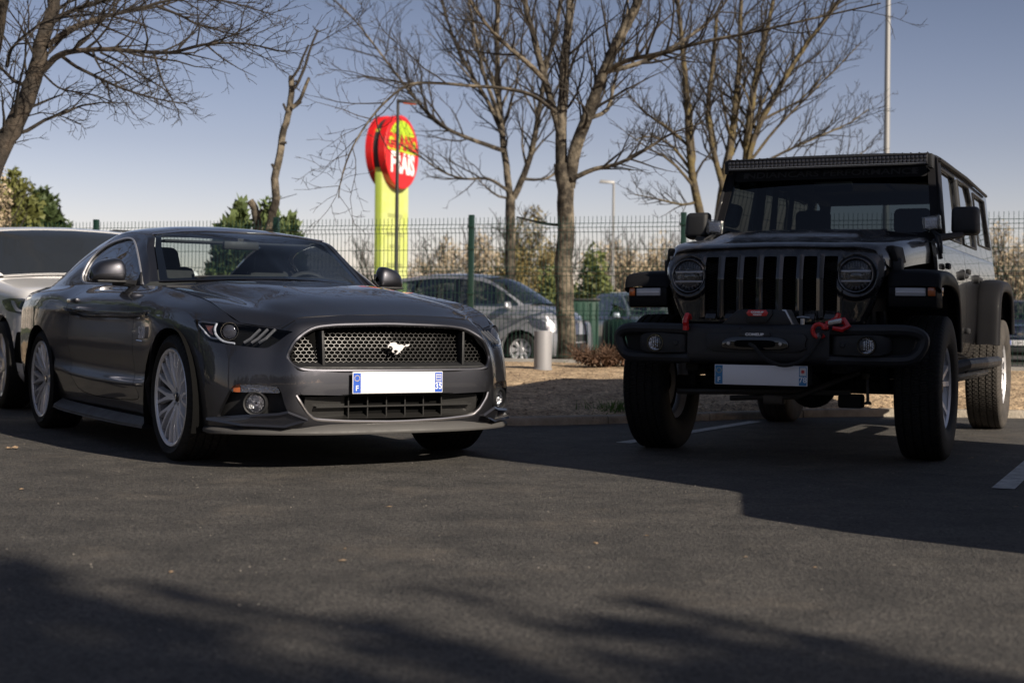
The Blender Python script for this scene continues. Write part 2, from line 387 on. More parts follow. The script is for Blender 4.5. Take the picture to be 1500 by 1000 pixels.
def make_coupe_wheel(parent, x, y, s, steer=0):
    """s=-1: right side of the car"""
    w_ = bpy.data.objects.new('wheel', None); COL.objects.link(w_); w_.parent = parent; w_.location = (x, y, .340)
    w_.rotation_euler = (0, 0, (math.pi if s > 0 else 0)+steer)
    ty = wheel_tyre(.686, .252, .257, (-.52, -.18, .18, .52), 60)
    obj('tyre', ty, RUB, w_, ang=50)
    h = .131
    rim = lathe([(.244, -h*.84), (.250, -h*.90), (.262, -h*.93), (.267, -h*.86), (.254, -h*.76), (.248, -h*.74)], 64, 1)
    obj('rim_barrel', lathe([(.249, -h*.74), (.238, -h*.5), (.228, -.03), (.225, h*.5), (.25, h*.75)], 64, 1), mat_barrel, w_)
    for k in range(10):
        a0 = 2*math.pi*k/10; pts = []
        # one Y spoke: stem then two prongs, seen from outside (-y)
        def sp(rs, ws, an, ys, th):
            V = []
            for r, wd, a, yy in zip(rs, ws, an, ys):
                c_, s_ = math.cos(a0+a), math.sin(a0+a); tx, tz = -s_, c_
                for q, dy in ((-1, th), (-.62, 0), (.62, 0), (1, th)):
                    V.append((r*c_+tx*wd*q, yy+dy, r*s_+tz*wd*q))
            F = [(i*4+j, i*4+j+1, i*4+j+5, i*4+j+4) for i in range(len(rs)-1) for j in range(3)]
            return M(V, F)
        d = .135
        for sg in (-1, 1):
            rim.add(sp([.035, .09, .135, .19, .248], [.027, .021, .0145, .0125, .014], [0, sg*.03, sg*.085, sg*.14, sg*.155], [-h*.62, -h*.70, -h*.78, -h*.84, -h*.86], .03))
    rim.add(lathe([(0, -h*.60), (.03, -h*.61), (.034, -h*.58), (.06, -h*.60), (.066, -h*.5), (.066, 0)], 32, 1))
    obj('rim', rim, SILV, w_)
    obj('hub_cap', lathe([(0, -h*.67), (.022, -h*.66), (.027, -h*.61)], 20, 1), GLOSSB, w_)
    nb = M()
    for k in range(5):
        a = 2*math.pi*k/5+.3; nb.add(lathe([(0, -h*.66), (.008, -h*.66), (.009, -h*.56)], 8, 1, (.046*math.cos(a), 0, .046*math.sin(a))))
    obj('wheel_nut', nb, STEEL, w_)
    obj('brake_disc', hub_disc(), mat_disc, w_)
    obj('brake_caliper', prism([(-.16, -.07), (-.19, 0), (-.16, .07), (-.10, .05), (-.11, 0), (-.10, -.05)], 1, -.035, .04, .006), BLK, w_)
    return w_
mat_barrel = mat('rim_barrel_metal', (.09, .09, .095), .45, .6)
mat_disc = mat('brake_steel', (.25, .24, .23), .35, .9, var=.3, vs=20)
GREY = paint('graphite_paint', (.062, .063, .073), .95, .45, 1, .05, side=.1)
def side_rows(tab):
    return [[(q[0], -q[1], q[2]) for q in col] for col in tab]
T = [  # columns nose centre -> tail centre; rows lip -> shoulder (x,y,z)
 [(.91, 0, .20), (.925, 0, .24), (.935, 0, .30), (.94, 0, .37), (.942, 0, .45), (.938, 0, .53), (.925, 0, .62), (.908, 0, .69), (.875, 0, .755), (.805, 0, .795)],
 [(.90, .27, .20), (.914, .27, .24), (.924, .27, .30), (.93, .27, .37), (.932, .27, .45), (.928, .27, .53), (.912, .27, .62), (.895, .27, .685), (.862, .27, .748), (.795, .27, .79)],
 [(.868, .535, .20), (.884, .54, .24), (.896, .545, .30), (.902, .545, .37), (.904, .545, .45), (.898, .54, .53), (.88, .53, .615), (.856, .52, .675), (.818, .51, .735), (.76, .50, .772)],
 [(.775, .64, .19), (.79, .655, .235), (.80, .665, .30), (.803, .665, .37), (.803, .665, .45), (.797, .66, .53), (.783, .65, .60), (.772, .63, .65), (.75, .615, .69), (.72, .60, .727)],
 [(.66, .76, .18), (.68, .78, .23), (.69, .79, .30), (.69, .795, .375), (.685, .795, .46), (.675, .79, .55), (.66, .78, .62), (.64, .77, .67), (.62, .755, .715), (.60, .74, .745)],
 [(.50, .84, .175), (.51, .862, .225), (.515, .872, .30), (.515, .878, .38), (.51, .88, .47), (.50, .875, .57), (.49, .865, .65), (.48, .852, .71), (.465, .828, .765), (.45, .782, .808)],
 [(.25, .86, .17), (.25, .885, .22), (.25, .90, .32), (.25, .908, .40), (.25, .912, .49), (.25, .912, .59), (.25, .905, .68), (.25, .892, .745), (.25, .862, .812), (.25, .79, .858)],
 [(0, .87, .165), (0, .90, .22), (0, .92, .33), (0, .927, .40), (0, .93, .49), (0, .935, .60), (0, .93, .70), (0, .918, .77), (0, .885, .84), (0, .79, .892)],
 [(-.25, .86, .165), (-.25, .895, .22), (-.25, .917, .35), (-.25, .922, .41), (-.25, .915, .48), (-.25, .93, .61), (-.25, .932, .735), (-.25, .926, .79), (-.25, .895, .865), (-.25, .79, .922)],
 [(-.5, .82, .165), (-.5, .885, .22), (-.5, .917, .365), (-.5, .925, .395), (-.5, .908, .455), (-.5, .92, .615), (-.5, .914, .77), (-.5, .942, .793), (-.5, .912, .885), (-.5, .80, .948)],
 [(-.9, .80, .165), (-.9, .88, .22), (-.9, .917, .365), (-.9, .925, .39), (-.9, .904, .46), (-.9, .918, .62), (-.9, .912, .772), (-.9, .949, .797), (-.9, .918, .895), (-.9, .805, .962)],
 [(-1.4, .80, .165), (-1.4, .88, .22), (-1.4, .92, .37), (-1.4, .928, .395), (-1.4, .907, .468), (-1.4, .92, .63), (-1.4, .914, .778), (-1.4, .953, .803), (-1.4, .925, .90), (-1.4, .815, .972)],
 [(-1.9, .80, .17), (-1.9, .885, .225), (-1.9, .925, .38), (-1.9, .932, .41), (-1.9, .912, .48), (-1.9, .928, .635), (-1.9, .925, .79), (-1.9, .957, .815), (-1.9, .935, .895), (-1.9, .82, .985)],
 [(-2.25, .82, .17), (-2.25, .895, .235), (-2.25, .93, .38), (-2.25, .94, .43), (-2.25, .93, .50), (-2.25, .942, .64), (-2.25, .95, .785), (-2.25, .955, .83), (-2.25, .94, .925), (-2.25, .845, .985)],
 [(-2.72, .85, .18), (-2.72, .91, .25), (-2.72, .94, .38), (-2.72, .95, .44), (-2.72, .955, .52), (-2.72, .96, .65), (-2.72, .958, .79), (-2.72, .955, .86), (-2.72, .935, .935), (-2.72, .85, .985)],
 [(-3.1, .82, .20), (-3.1, .90, .27), (-3.1, .93, .40), (-3.1, .935, .46), (-3.1, .94, .54), (-3.1, .943, .66), (-3.1, .94, .79), (-3.1, .935, .86), (-3.1, .90, .94), (-3.1, .81, .985)],
 [(-3.5, .74, .24), (-3.5, .83, .31), (-3.5, .86, .42), (-3.5, .87, .48), (-3.5, .875, .56), (-3.5, .875, .67), (-3.5, .87, .79), (-3.5, .855, .86), (-3.5, .81, .94), (-3.5, .70, .99)],
 [(-3.72, .50, .26), (-3.74, .55, .33), (-3.76, .57, .43), (-3.77, .57, .49), (-3.77, .57, .57), (-3.77, .57, .68), (-3.76, .57, .79), (-3.74, .56, .86), (-3.71, .55, .93), (-3.66, .50, .99)],
 [(-3.76, 0, .26), (-3.78, 0, .33), (-3.80, 0, .43), (-3.81, 0, .49), (-3.81, 0, .57), (-3.81, 0, .68), (-3.80, 0, .79), (-3.78, 0, .87), (-3.75, 0, .94), (-3.70, 0, 1.0)]]
car = empty('coupe_car', 'dark grey two-door coupe with mesh grille, parked left of the black off-roader', 'car', MU)
S = net(side_rows(T), 9, 7).out((-1.4, 0, .5))
IN = lambda poly, m, g=0: sdf(poly, pixv(MU, m.V))-g
S = net(side_rows(T), 9, 14).out((-1.4, 0, .5))
# the pressed-in wedge along the flank
WG = [(93, 451), (101, 452), (115, 454.5), (150, 457), (190, 458), (208, 458), (219, 456.5), (215, 461), (205, 464.5), (185, 466.5), (150, 465.5), (118, 463.5), (104, 460)]
_d = np.where(np.abs(S.V[:, 1]) < .8, -9, IN(WG, S)); _k = np.clip(_d/2.2, 0, 1); S.V[:, 1] += .022*_k*np.clip((S.V[:, 2]-.76)/.03, 0, 1)
_h = np.clip(1-np.abs(_d+.8)/1.2, 0, 1); S.V[:, 1] -= .003*_h
GR = [(420, 522), (426, 510), (433, 499), (446, 488), (461, 480.5), (480, 477.5), (505, 476), (563, 475), (606, 475.5), (606, 543), (563, 543), (470, 543), (445, 541.5), (434, 538), (425, 531)]
HL = [(283, 468), (315, 470.5), (347, 474), (400, 481), (430, 485.5), (421, 490), (405, 502), (391, 510), (372, 509), (340, 505), (318, 502), (303, 498.5), (292, 488)]
FR = [(335, 573), (342, 564), (352, 561.5), (380, 562.5), (407, 566), (413, 577), (416, 590), (421, 602), (405, 606), (364, 608), (317, 611), (325, 593)]
LI = [(434, 578), (441, 588), (448, 600), (455, 608), (464, 613), (490, 615.5), (517, 616.5), (606, 617), (606, 578.5), (560, 578.5), (500, 579)]
arch = lambda m, cx, r: np.maximum(r-np.hypot(m.V[:, 0]-cx, m.V[:, 2]-.315), np.minimum(r-np.abs(m.V[:, 0]-cx), .315-m.V[:, 2]))
cuts = {}
for nm, poly in (('g', GR), ('h', HL), ('f', FR), ('l', LI)):
    cuts[nm] = clip(S, np.where(S.U[:, 0] > 6, -9, IN(poly, S)))
    S = clip(S, np.where(S.U[:, 0] > 6, 9, -IN(poly, S)))
a1 = lambda m: np.where(np.abs(m.V[:, 1]) < .45, -9, arch(m, .015, .400))
a2 = lambda m: np.where(np.abs(m.V[:, 1]) < .45, -9, arch(m, -2.72, .402))
S = clip(S, -a1(S)); S = clip(S, -a2(S))
# door with its shut line
DP = [(-.64, .955), (-.655, .75), (-.645, .5), (-.61, .40), (-.55, .33), (-.60, .30), (-1.0, .285), (-1.55, .285), (-1.85, .33), (-1.98, .48), (-2.02, .66), (-1.98, .80), (-1.80, .97), (-1.66, 1.1), (-.66, 1.1)]
DP = smooth_poly(DP, 3)
dsd = lambda m: sdf(DP, m.V[:, [0, 2]])
door = clip(S, dsd(S)-.0022); S = clip(S, -dsd(S)-.0022)
door = flange(door, .02); S = flange(S, .022)
# bumper-to-fender and bib seams are thin dark strips let into the skin
body = S.both()
# hood
Hn = [[(.60, .74, .745), (.72, .60, .728), (.76, .50, .772), (.783, .39, .785), (.795, .27, .79), (.802, .14, .794), (.805, 0, .795)],
 [(.45, .782, .808), (.50, .68, .815), (.52, .59, .822), (.53, .49, .852), (.535, .32, .872), (.54, .15, .876), (.54, 0, .877)],
 [(.25, .785, .860), (.25, .68, .862), (.25, .58, .859), (.25, .475, .899), (.25, .34, .924), (.25, .15, .928), (.25, 0, .929)],
 [(0, .785, .894), (0, .68, .896), (0, .57, .886), (0, .47, .934), (0, .35, .958), (0, .15, .961), (0, 0, .962)],
 [(-.25, .785, .922), (-.25, .68, .923), (-.25, .57, .914), (-.25, .46, .960), (-.25, .35, .978), (-.25, .15, .981), (-.25, 0, .983)],
 [(-.5, .795, .947), (-.49, .68, .945), (-.48, .57, .945), (-.47, .45, .982), (-.46, .3, .991), (-.45, .15, .995), (-.45, 0, .997)],
 [(-.90, .80, .962), (-.84, .69, .966), (-.76, .57, .975), (-.68, .44, .988), (-.60, .3, .998), (-.56, .15, 1.003), (-.55, 0, 1.005)]]
H = net([[(q[0], -q[1], q[2]+.001) for q in r] for r in Hn], 10, 6).out((-.2, 0, .3))
H.C[:] = True
hd = obj('hood', flange(H, .018).both(), GREY, car)
# deck lid
D = net([[(x, -y*k, z) for k, z in ((1, z0), (.66, z0+.02), (.33, z0+.028), (0, z0+.03))] for x, y, z0 in ((-2.6, .80, .99), (-3.1, .775, .99), (-3.5, .70, .985), (-3.7, .55, .98))], 6, 5).out((-3, 0, .3))
obj('deck_lid', D.both(), GREY, car)
obj('body', body, GREY, car)
for sgn, dm in ((-1, door), (1, door.mir())):
    dob = obj('door', dm, GREY, car)
    hs = box(-1.93, -1.72, -.962, -.935, .865, .892, .008)
    obj('door_handle', hs if sgn < 0 else hs.mir(), GREY, dob)
# greenhouse
G = [[(-.84, .80, .955), (-.87, .775, .965), (-.90, .745, .978), (-.925, .70, .988), (-.75, .45, 1.0), (-.61, .22, 1.008), (-.55, 0, 1.012)],
 [(-1.0, .80, .958), (-1.03, .76, 1.035), (-1.055, .70, 1.085), (-1.07, .664, 1.10), (-.96, .42, 1.125), (-.87, .2, 1.135), (-.84, 0, 1.138)],
 [(-1.2, .805, .965), (-1.2, .75, 1.08), (-1.215, .67, 1.18), (-1.21, .633, 1.20), (-1.16, .4, 1.235), (-1.12, .2, 1.248), (-1.10, 0, 1.252)],
 [(-1.45, .805, .972), (-1.43, .745, 1.12), (-1.39, .64, 1.262), (-1.355, .59, 1.293), (-1.41, .38, 1.322), (-1.45, .2, 1.335), (-1.47, 0, 1.338)],
 [(-1.85, .81, .98), (-1.85, .745, 1.13), (-1.82, .655, 1.285), (-1.80, .58, 1.34), (-1.8, .38, 1.372), (-1.8, .2, 1.385), (-1.8, 0, 1.39)],
 [(-2.2, .815, .99), (-2.2, .762, 1.12), (-2.2, .665, 1.25), (-2.2, .58, 1.312), (-2.2, .38, 1.35), (-2.2, .2, 1.367), (-2.2, 0, 1.372)],
 [(-2.6, .82, .985), (-2.6, .78, 1.07), (-2.6, .69, 1.175), (-2.6, .59, 1.235), (-2.58, .4, 1.275), (-2.56, .2, 1.295), (-2.55, 0, 1.30)],
 [(-3.05, .79, .985), (-3.05, .76, 1.01), (-3.05, .69, 1.06), (-3.05, .6, 1.09), (-3.05, .4, 1.115), (-3.05, .2, 1.125), (-3.05, 0, 1.13)],
 [(-3.35, .72, .97), (-3.35, .70, .985), (-3.35, .64, .99), (-3.35, .56, .995), (-3.35, .4, 1.0), (-3.35, .2, 1.005), (-3.35, 0, 1.01)]]
Gm = net([[(q[0], -q[1], q[2]) for q in r] for r in G], 10, 8).out((-1.8, 0, .9))
DLO = smooth_poly([(119.5, 409), (122, 396), (134, 376), (154, 359.5), (176, 350), (192, 348), (199, 356), (205, 382), (209.5, 411), (207, 417), (165, 416), (128, 415.5)], 4)
ins = lambda m, g=0: np.where(m.U[:, 1] > 2.9, -9, sdf(DLO, pixv(MU, m.V)))-g
wf = lambda m, g=0: np.minimum(np.minimum(m.U[:, 0]-.04, 3-m.U[:, 0])*.2, np.minimum(m.U[:, 1]-3.10, 9)*.12)-g
rf = lambda m, g=0: np.minimum(np.minimum(m.U[:, 0]-5.25, 7.3-m.U[:, 0])*.35, (m.U[:, 1]-3.3)*.15)-g
sideglass = clip(Gm, ins(Gm, 2.2)); chrome = clip(clip(Gm, ins(Gm)), -ins(clip(Gm, ins(Gm)), 2.0))
wsm = clip(Gm, wf(Gm, .004)); rgm = clip(Gm, rf(Gm, .003))
roof = clip(clip(clip(Gm, -ins(Gm)), -wf(clip(Gm, -ins(Gm)))), -rf(clip(clip(Gm, -ins(Gm)), -wf(clip(Gm, -ins(Gm))))))
obj('roof_shell', flange(roof, .02).both(), GREY, car)
N = chrome.normals(); chrome.V = chrome.V+N*.004
for mm in (chrome, chrome.mir()): obj('window_trim', flange(mm, .01), mat('brushed_trim', (.5, .5, .52), .35, .5), car) if mm is chrome else obj('window_trim', flange(mm, .01), bpy.data.materials['brushed_trim'], car)
sg = sideglass.copy(); sg.V = sg.V-sg.normals()*.010
SIDEG = glass('side_window_glass', (.07, .08, .09), .25)
for mm in (sg, sg.mir()): obj('side_window', mm, SIDEG, car)
frit = clip(wsm, -wf(wsm, .026)); wg = wsm.copy()
fr2 = frit.copy(); fr2.V = fr2.V-fr2.normals()*.005
wsob = obj('windshield', wg.both(), WSG, car); obj('frit_border', fr2.both(), GLOSSB, wsob)
obj('rear_window', rgm.both(), WSG, car)
band = clip(wsm, .02-np.abs((3-wsm.U[:, 0])*.2-.0)); 
obj('windshield_seal', tube([(x, y, z+.004) for x, y, z in [(q[0]+.008, q[1], q[2]) for q in [(-1.352, -.588, 1.293), (-1.41, -.38, 1.322), (-1.45, -.2, 1.335), (-1.47, 0, 1.338), (-1.45, .2, 1.335), (-1.41, .38, 1.322), (-1.352, .588, 1.293)]]], .005, 6), CHROME, car)
# grille
fx = {k: v for k, v in cuts.items()}
def xs_of(y, z):  # nose surface depth
    y = abs(y); i = np.interp(y, [0, .27, .54, .66, .79, .872, .905, .93], [0, 1, 2, 3, 4, 5, 6, 7]); a = int(min(i, 6)); t = i-a
    def f(c): return np.interp(z, [q[2] for q in T[c]], [q[0] for q in T[c]])
    return f(a)*(1-t)+f(a+1)*t
gback = fx['g'].copy(); gback.V[:, 0] -= .11
gr = obj('grille', flange(gback.copy(), (.0001, 0, 0)).both(), DARK, car)
hexm = M(); pit = .0296
def hexcells(yr, zr, poly, inset, dx, th=.0018):
    m = M(); rowh = pit*.60
    nz = int((zr[1]-zr[0])/rowh)+1; ny = int((yr[1]-yr[0])/pit)+1; cc = []
    for r in range(nz):
        for c in range(ny): cc.append((yr[0]+(c+.5*(r % 2))*pit, zr[0]+r*rowh))
    P = np.array([(xs_of(y, z)-.03, -abs(y), z) for y, z in cc]); s = sdf(poly, pixv(MU, P))
    for (y, z), q in zip(cc, s):
        if q < inset: continue
        V = []; 
        for k in range(6):
            a = math.pi/6+k*math.pi/3
            for rr, d in ((pit*.577, 0), (pit*.577-th, 0), (pit*.577-th, -.014)):
                yy = y+rr*math.cos(a); zz = z+rr*math.sin(a)*.69; V.append((xs_of(yy, zz)-dx+d, yy, zz))
        F = []
        for k in range(6):
            a, b = k*3, ((k+1) % 6)*3; F += [(a, b, b+1, a+1), (a+1, b+1, b+2, a+2)]
        m.add(M(V, F))
    return m
obj('honeycomb', hexcells((-.62, .62), (.545, .735), GR, 3.2, .072), MESHG, gr, ang=20)
surr = M()
for s in (-1, 1):
    pod = hexa([(.74, .42*s, .548), (.835, .42*s, .548), (.80, .475*s, .548), (.74, .475*s, .548), (.74, .43*s, .715), (.828, .43*s, .715), (.79, .46*s, .71), (.74, .46*s, .71)], .006); obj('grille_duct', pod, DARK, gr)
    y = .405*s
    surr.add(hexa([(.80, y-.004, .535), (.88, y-.004, .535), (.88, y+.012*1, .535), (.80, y+.012, .535), (.80, y+.01*s, .70), (.868, y+.005*s, .71), (.868, y+.005*s+.012, .71), (.80, y+.01*s+.012, .70)], .002))
obj('grille_strut', surr, BLK, gr)
lipm = M([(xs_of(y, .52)+dx, y, z) for y in np.linspace(-.545, .545, 45) for dx, z in ((-.012, .513), (-.014, .528), (-.075, .548), (-.08, .50))], [(i*4+j, i*4+j+1, i*4+j+5, i*4+j+4) for i in range(44) for j in range(3)])
obj('grille_sill', lipm, BLK, gr)
# running horse
HS = [(-47, -4), (-44, 4), (-37, 11), (-33, 17), (-28, 14), (-20, 17), (-8, 16), (-2, 9), (8, 6), (18, 8), (26, 5), (31, 2), (38, 3), (36, 9), (46, 8), (57, 10), (52, 2), (42, -1), (34, 0), (27, -6), (20, -16), (10, -22), (16, -28), (6, -25), (0, -32), (-10, -33), (-14, -36), (-4, -27), (2, -20), (-8, -14), (-16, -16), (-20, -22), (-12, -25), (-22, -26), (-27, -21), (-22, -10), (-26, -2), (-34, 2), (-40, 0), (-44, -8)]
hm = prism([(p[0]*.00125, p[1]*.00125) for p in HS], 2, -.004, .006, .0008, 1)
obj('horse_emblem', place(hm, (.905, .0, .632), (0, 1, 0), (0, 0, 1)), mat('satin_chrome', (.85, .83, .82), .38, .55), gr)
# polished rim round the grille mouth
def rimline(path, r, off=.0, mirror=True, closed=False):
    return tube(path, r, 8, closed)
def on_nose(x, y, dx=0):
    o, d = car_ray(MU, x, y); best = None
    for ti in np.linspace(7.2, 9.0, 700):
        q = o+d*ti
        xx = xs_of(q[1], q[2])+dx
        if q[0] <= xx: return (xx, q[1], q[2])
    return tuple(q)
def halfpath(pts, dx):
    L = [on_nose(x, y, dx) for x, y in pts]; L = [p for p in L if p[1] <= 0]
    return L
gp = smooth_path([(563, 475), (505, 476), (480, 477.5), (461, 480.5), (446, 488), (433, 499), (426, 510), (421, 522), (425, 531), (434, 538), (445, 541.5), (470, 543), (563, 543)], 3)
hp = halfpath(gp, -.003); hp = [(hp[0][0], 0, hp[0][2])]+hp+[(hp[-1][0], 0, hp[-1][2])]
loop = hp+[(x, -y, z) for x, y, z in hp[-2:0:-1]]
obj('grille_surround', tube(loop, .0115, 8, True), GREY, gr)
cp = halfpath(smooth_path([(434, 579), (441, 590), (448, 601.5), (455, 609), (464, 614), (490, 616), (517, 617), (570, 617.3)], 3), .004)
cp = cp+[(cp[-1][0], 0, cp[-1][2])]; cl = cp+[(x, -y, z) for x, y, z in cp[-2::-1]]
# lower intake
lb = fx['l'].copy(); lb.V[:, 0] -= .07
li = obj('lower_intake', lb.both(), DARK, car)
obj('chrome_strip', tube(cl, .0075, 8), mat('bright_strip', (.75, .72, .72), .3, 1), li)
bars = M()
for y in np.linspace(-.27, .27, 6): bars.add(box(.85, .895, y-.003, y+.003, .27, .372))
for z in (.325, ): bars.add(box(.85, .90, -.45, .45, z-.004, z+.004))
for s in (-1, 1):
    y0, y1 = (.28*s, .50*s) if s > 0 else (-.50, -.28)
    bars.add(hexa([(.83, y0, .275), (.86, y0, .275), (.86, y1, .275), (.83, y1, .275), (.83, y0, .375), (.87, y0, .375), (.87, y1, .375), (.83, y1, .375)]))
bars.add(M([(xs_of(y, .28)+dx, y, z) for y in np.linspace(-.47, .47, 31) for dx, z in ((-.005, .262), (-.06, .285), (-.07, .25))], [(i*3+j, i*3+j+1, i*3+j+4, i*3+j+3) for i in range(30) for j in range(2)]))
obj('intake_bars', bars, MESHG, li)
# bib seam, parking sensor, hood front seam
sm = halfpath([(430, 541), (433, 556), (438, 571), (440, 577.5), (480, 577.8), (520, 578), (572, 578)], .0012); sm.append((sm[-1][0], 0, sm[-1][2]))
seam = tube(sm, .0028, 5).both()
sc_ = on_nose(456, 560, .001); cir = [(sc_[0], sc_[1]+.0085*1.9*math.cos(a), sc_[2]+.0085*1.9*math.sin(a)) for a in np.linspace(0, 2*math.pi, 20)[:-1]]
seam.add(tube(cir, .0012, 4, True))
for pts in ([(432, 469), (424, 474), (412, 481)],): 
    L = [on_nose(x, y, .001) for x, y in pts]; seam.add(tube(L, .002, 4).both())
obj('panel_seam', seam, DARK, car)
# splitter
rw = []
for t in [(.44, .88), (.55, .875), (.68, .81), (.785, .71), (.87, .58), (.93, .42), (.965, .2), (.97, 0)]:
    x, y = t; k = 1 if y > .5 else .985; 
    rw.append([(x-.16, -y*.86, .185), (x-.02, -y*.985, .183), (x, -y, .190), (x-.003, -y*.997, .206), (x-.03 if y < .8 else x-.02, -y*.955, .236 if y < .8 else .222), (x-.09, -y*.90, .24)])
spm = net(rw, 5, 3).out((.6, 0, .21)); obj('front_splitter', spm.both(), mat('grey_plastic', (.06, .058, .056), .5, rv=.2, vs=12), car)
# winglets under the fog lamps
for s in (1, -1):
    P = [on_nose(x, y, .0) for x, y in [(303, 611), (364, 606), (405, 604), (420, 601), (449, 612), (414, 622), (350, 619)]]
    V = []; n = len(P)
    for d1, dz in ((.035, .0), (.045, -.012), (-.05, -.012), (-.05, .004)):
        V += [(p[0]+d1*(1 if i not in (0,) else .3), p[1]-.01*(d1 > 0), p[2]+dz) for i, p in enumerate(P)]
    F = [tuple(range(n))]+[(j*n+i, j*n+(i+1) % n, (j+1)*n+(i+1) % n, (j+1)*n+i) for j in range(2) for i in range(n)]
    wm = M(V, F); obj('bumper_winglet', wm if s > 0 else wm.mir(), GREY, car, ang=25)
# fog lamps and indicator strips
fb = fx['f'].copy(); fb.V = fb.V-np.array([.06, -.03, 0])
for s in (1, -1):
    k = lambda m: m if s > 0 else m.mir()
    fg = obj('fog_lamp', k(fb), BLK, car)
    c = on_nose(374, 590.5, -.035); c = (c[0], c[1], c[2]); d = Vector((.80, -.45, 0)).normalized()
    R = Matrix.Rotation(math.atan2(d.y, d.x), 3, 'Z')
    def rl(m): 
        q = m.copy(); q.V = q.V@np.array(R).T+np.array(c); return q
    obj('fog_ring', k(rl(lathe([(.046, -.03), (.050, .03), (.056, .035), (.060, .028), (.064, -.04)], 32, 0))), BLK, fg)
    obj('fog_reflector', k(rl(lathe([(.005, -.03), (.02, -.027), (.035, -.01), (.046, .015)], 24, 0))), REFL, fg)
    obj('fog_lens', k(rl(dome((0, 0, 0), .047, .014).off((.016, 0, 0)))), LENS, fg)
    st = clip(cuts['f'], sdf([(335, 573), (342, 564), (352, 561.5), (380, 562.5), (407, 566), (413, 577), (385, 576), (345, 575)], pixv(MU, cuts['f'].V))-.7)
    st.V[:, 0] -= .004; b2 = st.copy(); b2.V = b2.V-np.array([.02, -.008, 0])
    tl = obj('indicator_strip', k(st), LENS, car); obj('indicator_reflector', k(b2), REFL, tl)
    am = clip(b2, .012-np.abs(b2.V[:, 1]+.785)); am.V = am.V+np.array([.004, 0, 0]); obj('indicator_bulb', k(am), AMB, tl)
# headlights
for s in (1, -1):
    k = lambda m: m if s > 0 else m.mir()
    hl = cuts['h'].copy(); hb = hl.copy(); hb.V = hb.V-np.array([.06, -.03, 0]); sk = flange(hl.copy(), (-.07, .035, 0))
    ho = obj('headlight', k(sk), glass('headlight_cover', (.8, .82, .85), -.01) if s > 0 else bpy.data.materials['headlight_cover'], car)
    obj('headlight_housing', k(hb), DARK, ho)
    def hp_(x, y, dx): 
        o, d = car_ray(MU, x, y); a = cpx(MU, x, y, 0, .6)
        # depth on the housing surface: nearest vertex in the picture, moved back along its own normal direction
        P = pixv(MU, hl.V); j = np.argmin((P[:, 0]-x)**2+(P[:, 1]-y)**2); q = hl.V[j]
        t = np.dot(q-o, d)/np.dot(d, d); return tuple(o+d*t+np.array([-dx*.8, dx*.5, 0]))
    c = hp_(335, 485, .035); d = Vector((.85, -.5, 0)).normalized(); R = np.array(Matrix.Rotation(math.atan2(d.y, d.x), 3, 'Z'))
    rl = lambda m: M(m.V@R.T+np.array(c), m.F)
    obj('projector_ring', k(rl(lathe([(.042, -.03), (.0435, .014), (.0455, .014), (.047, -.03)], 32, 0))), CHROME, ho)
    obj('projector_lens', k(rl(dome((0, 0, 0), .040, .022).off((-.01, 0, 0)))), mat('projector_glass', (.05, .05, .06), .05, coat=1) if s > 0 else bpy.data.materials['projector_glass'], ho)
    lp = [hp_(x, y, .02) for x, y in smooth_path([(318, 473.5), (290, 471.5), (299, 486), (308, 494.5), (322, 496.5)], 3)]
    lp2 = [hp_(x, y, .012) for x, y in smooth_path([(317, 474), (314, 482), (317, 492), (327, 500), (343, 503)], 3)]
    obj('light_guide', k(tube(lp, .005, 6).add(tube(lp2, .006, 6))), mat('light_guide', (.5, .52, .58), .3, coat=.5) if s > 0 else bpy.data.materials['light_guide'], ho)
    ap = [hp_(x, y, .025) for x, y in [(299, 476), (311, 477), (309, 484), (311, 491), (306, 488)]]
    obj('amber_reflector', k(M(ap, [(0, 1, 2, 3, 4)])), AMB, ho)
    br = M()
    for x0 in (357, 368, 379):
        br.add(tube([hp_(x0, 502, .008), hp_(x0+10, 496, .004), hp_(x0+24, 482.5, .004)], .0082, 6))
    obj('daylight_bar', k(br), mat('bar_lens', (.06, .063, .072), .4, coat=.2) if s > 0 else bpy.data.materials['bar_lens'], ho)
# plate
def plate(parent, c, yaw, region, tilt=0, wht=WHITEP, blue=BLUEP, c0='region_badge'):
    p = bpy.data.objects.new('number_plate', None); COL.objects.link(p); p.parent = parent; p.location = c; p.rotation_euler = (0, tilt, yaw)
    obj('plate_panel', box(-.004, .004, -.26, .26, -.055, .055, .003), wht, p)
    b = box(.0035, .0048, -.256, -.214, -.051, .051).add(box(.0035, .0048, .214, .256, -.051, .051)); obj('plate_band', b, blue, p)
    T2 = lambda s, y, z, sz, ln=.0005: place(text_m(s, sz, .0006, ln), (.0052, y, z), (0, 1, 0), (0, 0, 1))
    obj('plate_text', T2('F', -.235, -.028, .038).add(T2(region, .235, -.022, .044)), WHITEP, p)
    st = M()
    for k in range(12):
        a = k*math.pi/6; st.add(lathe([(0, .0009), (.0024, .0008), (.0024, 0)], 5, 0, (.0048, -.235+.014*math.cos(a), .024+.014*math.sin(a))))
    obj('plate_stars', st, YEL, p); return p
pm = plate(car, (.958, -.02, .447), 0, '35')
rg = box(.0048, .0054, .219, .251, .008, .044).add(box(.0048, .0056, .219, .251, -.002, .003)); obj('region_badge', rg, mat('badge_grey', (.55, .55, .6), .4), pm)
rg2 = box(.0056, .006, .222, .248, .014, .022).add(box(.0056, .006, .222, .248, .028, .033)).add(box(.0056, .006, .222, .248, .038, .041)); obj('region_mark', rg2, BLUEP, pm)
obj('plate_mount', box(-.06, -.005, -.25, .25, -.045, .045, .004), BLK, pm)
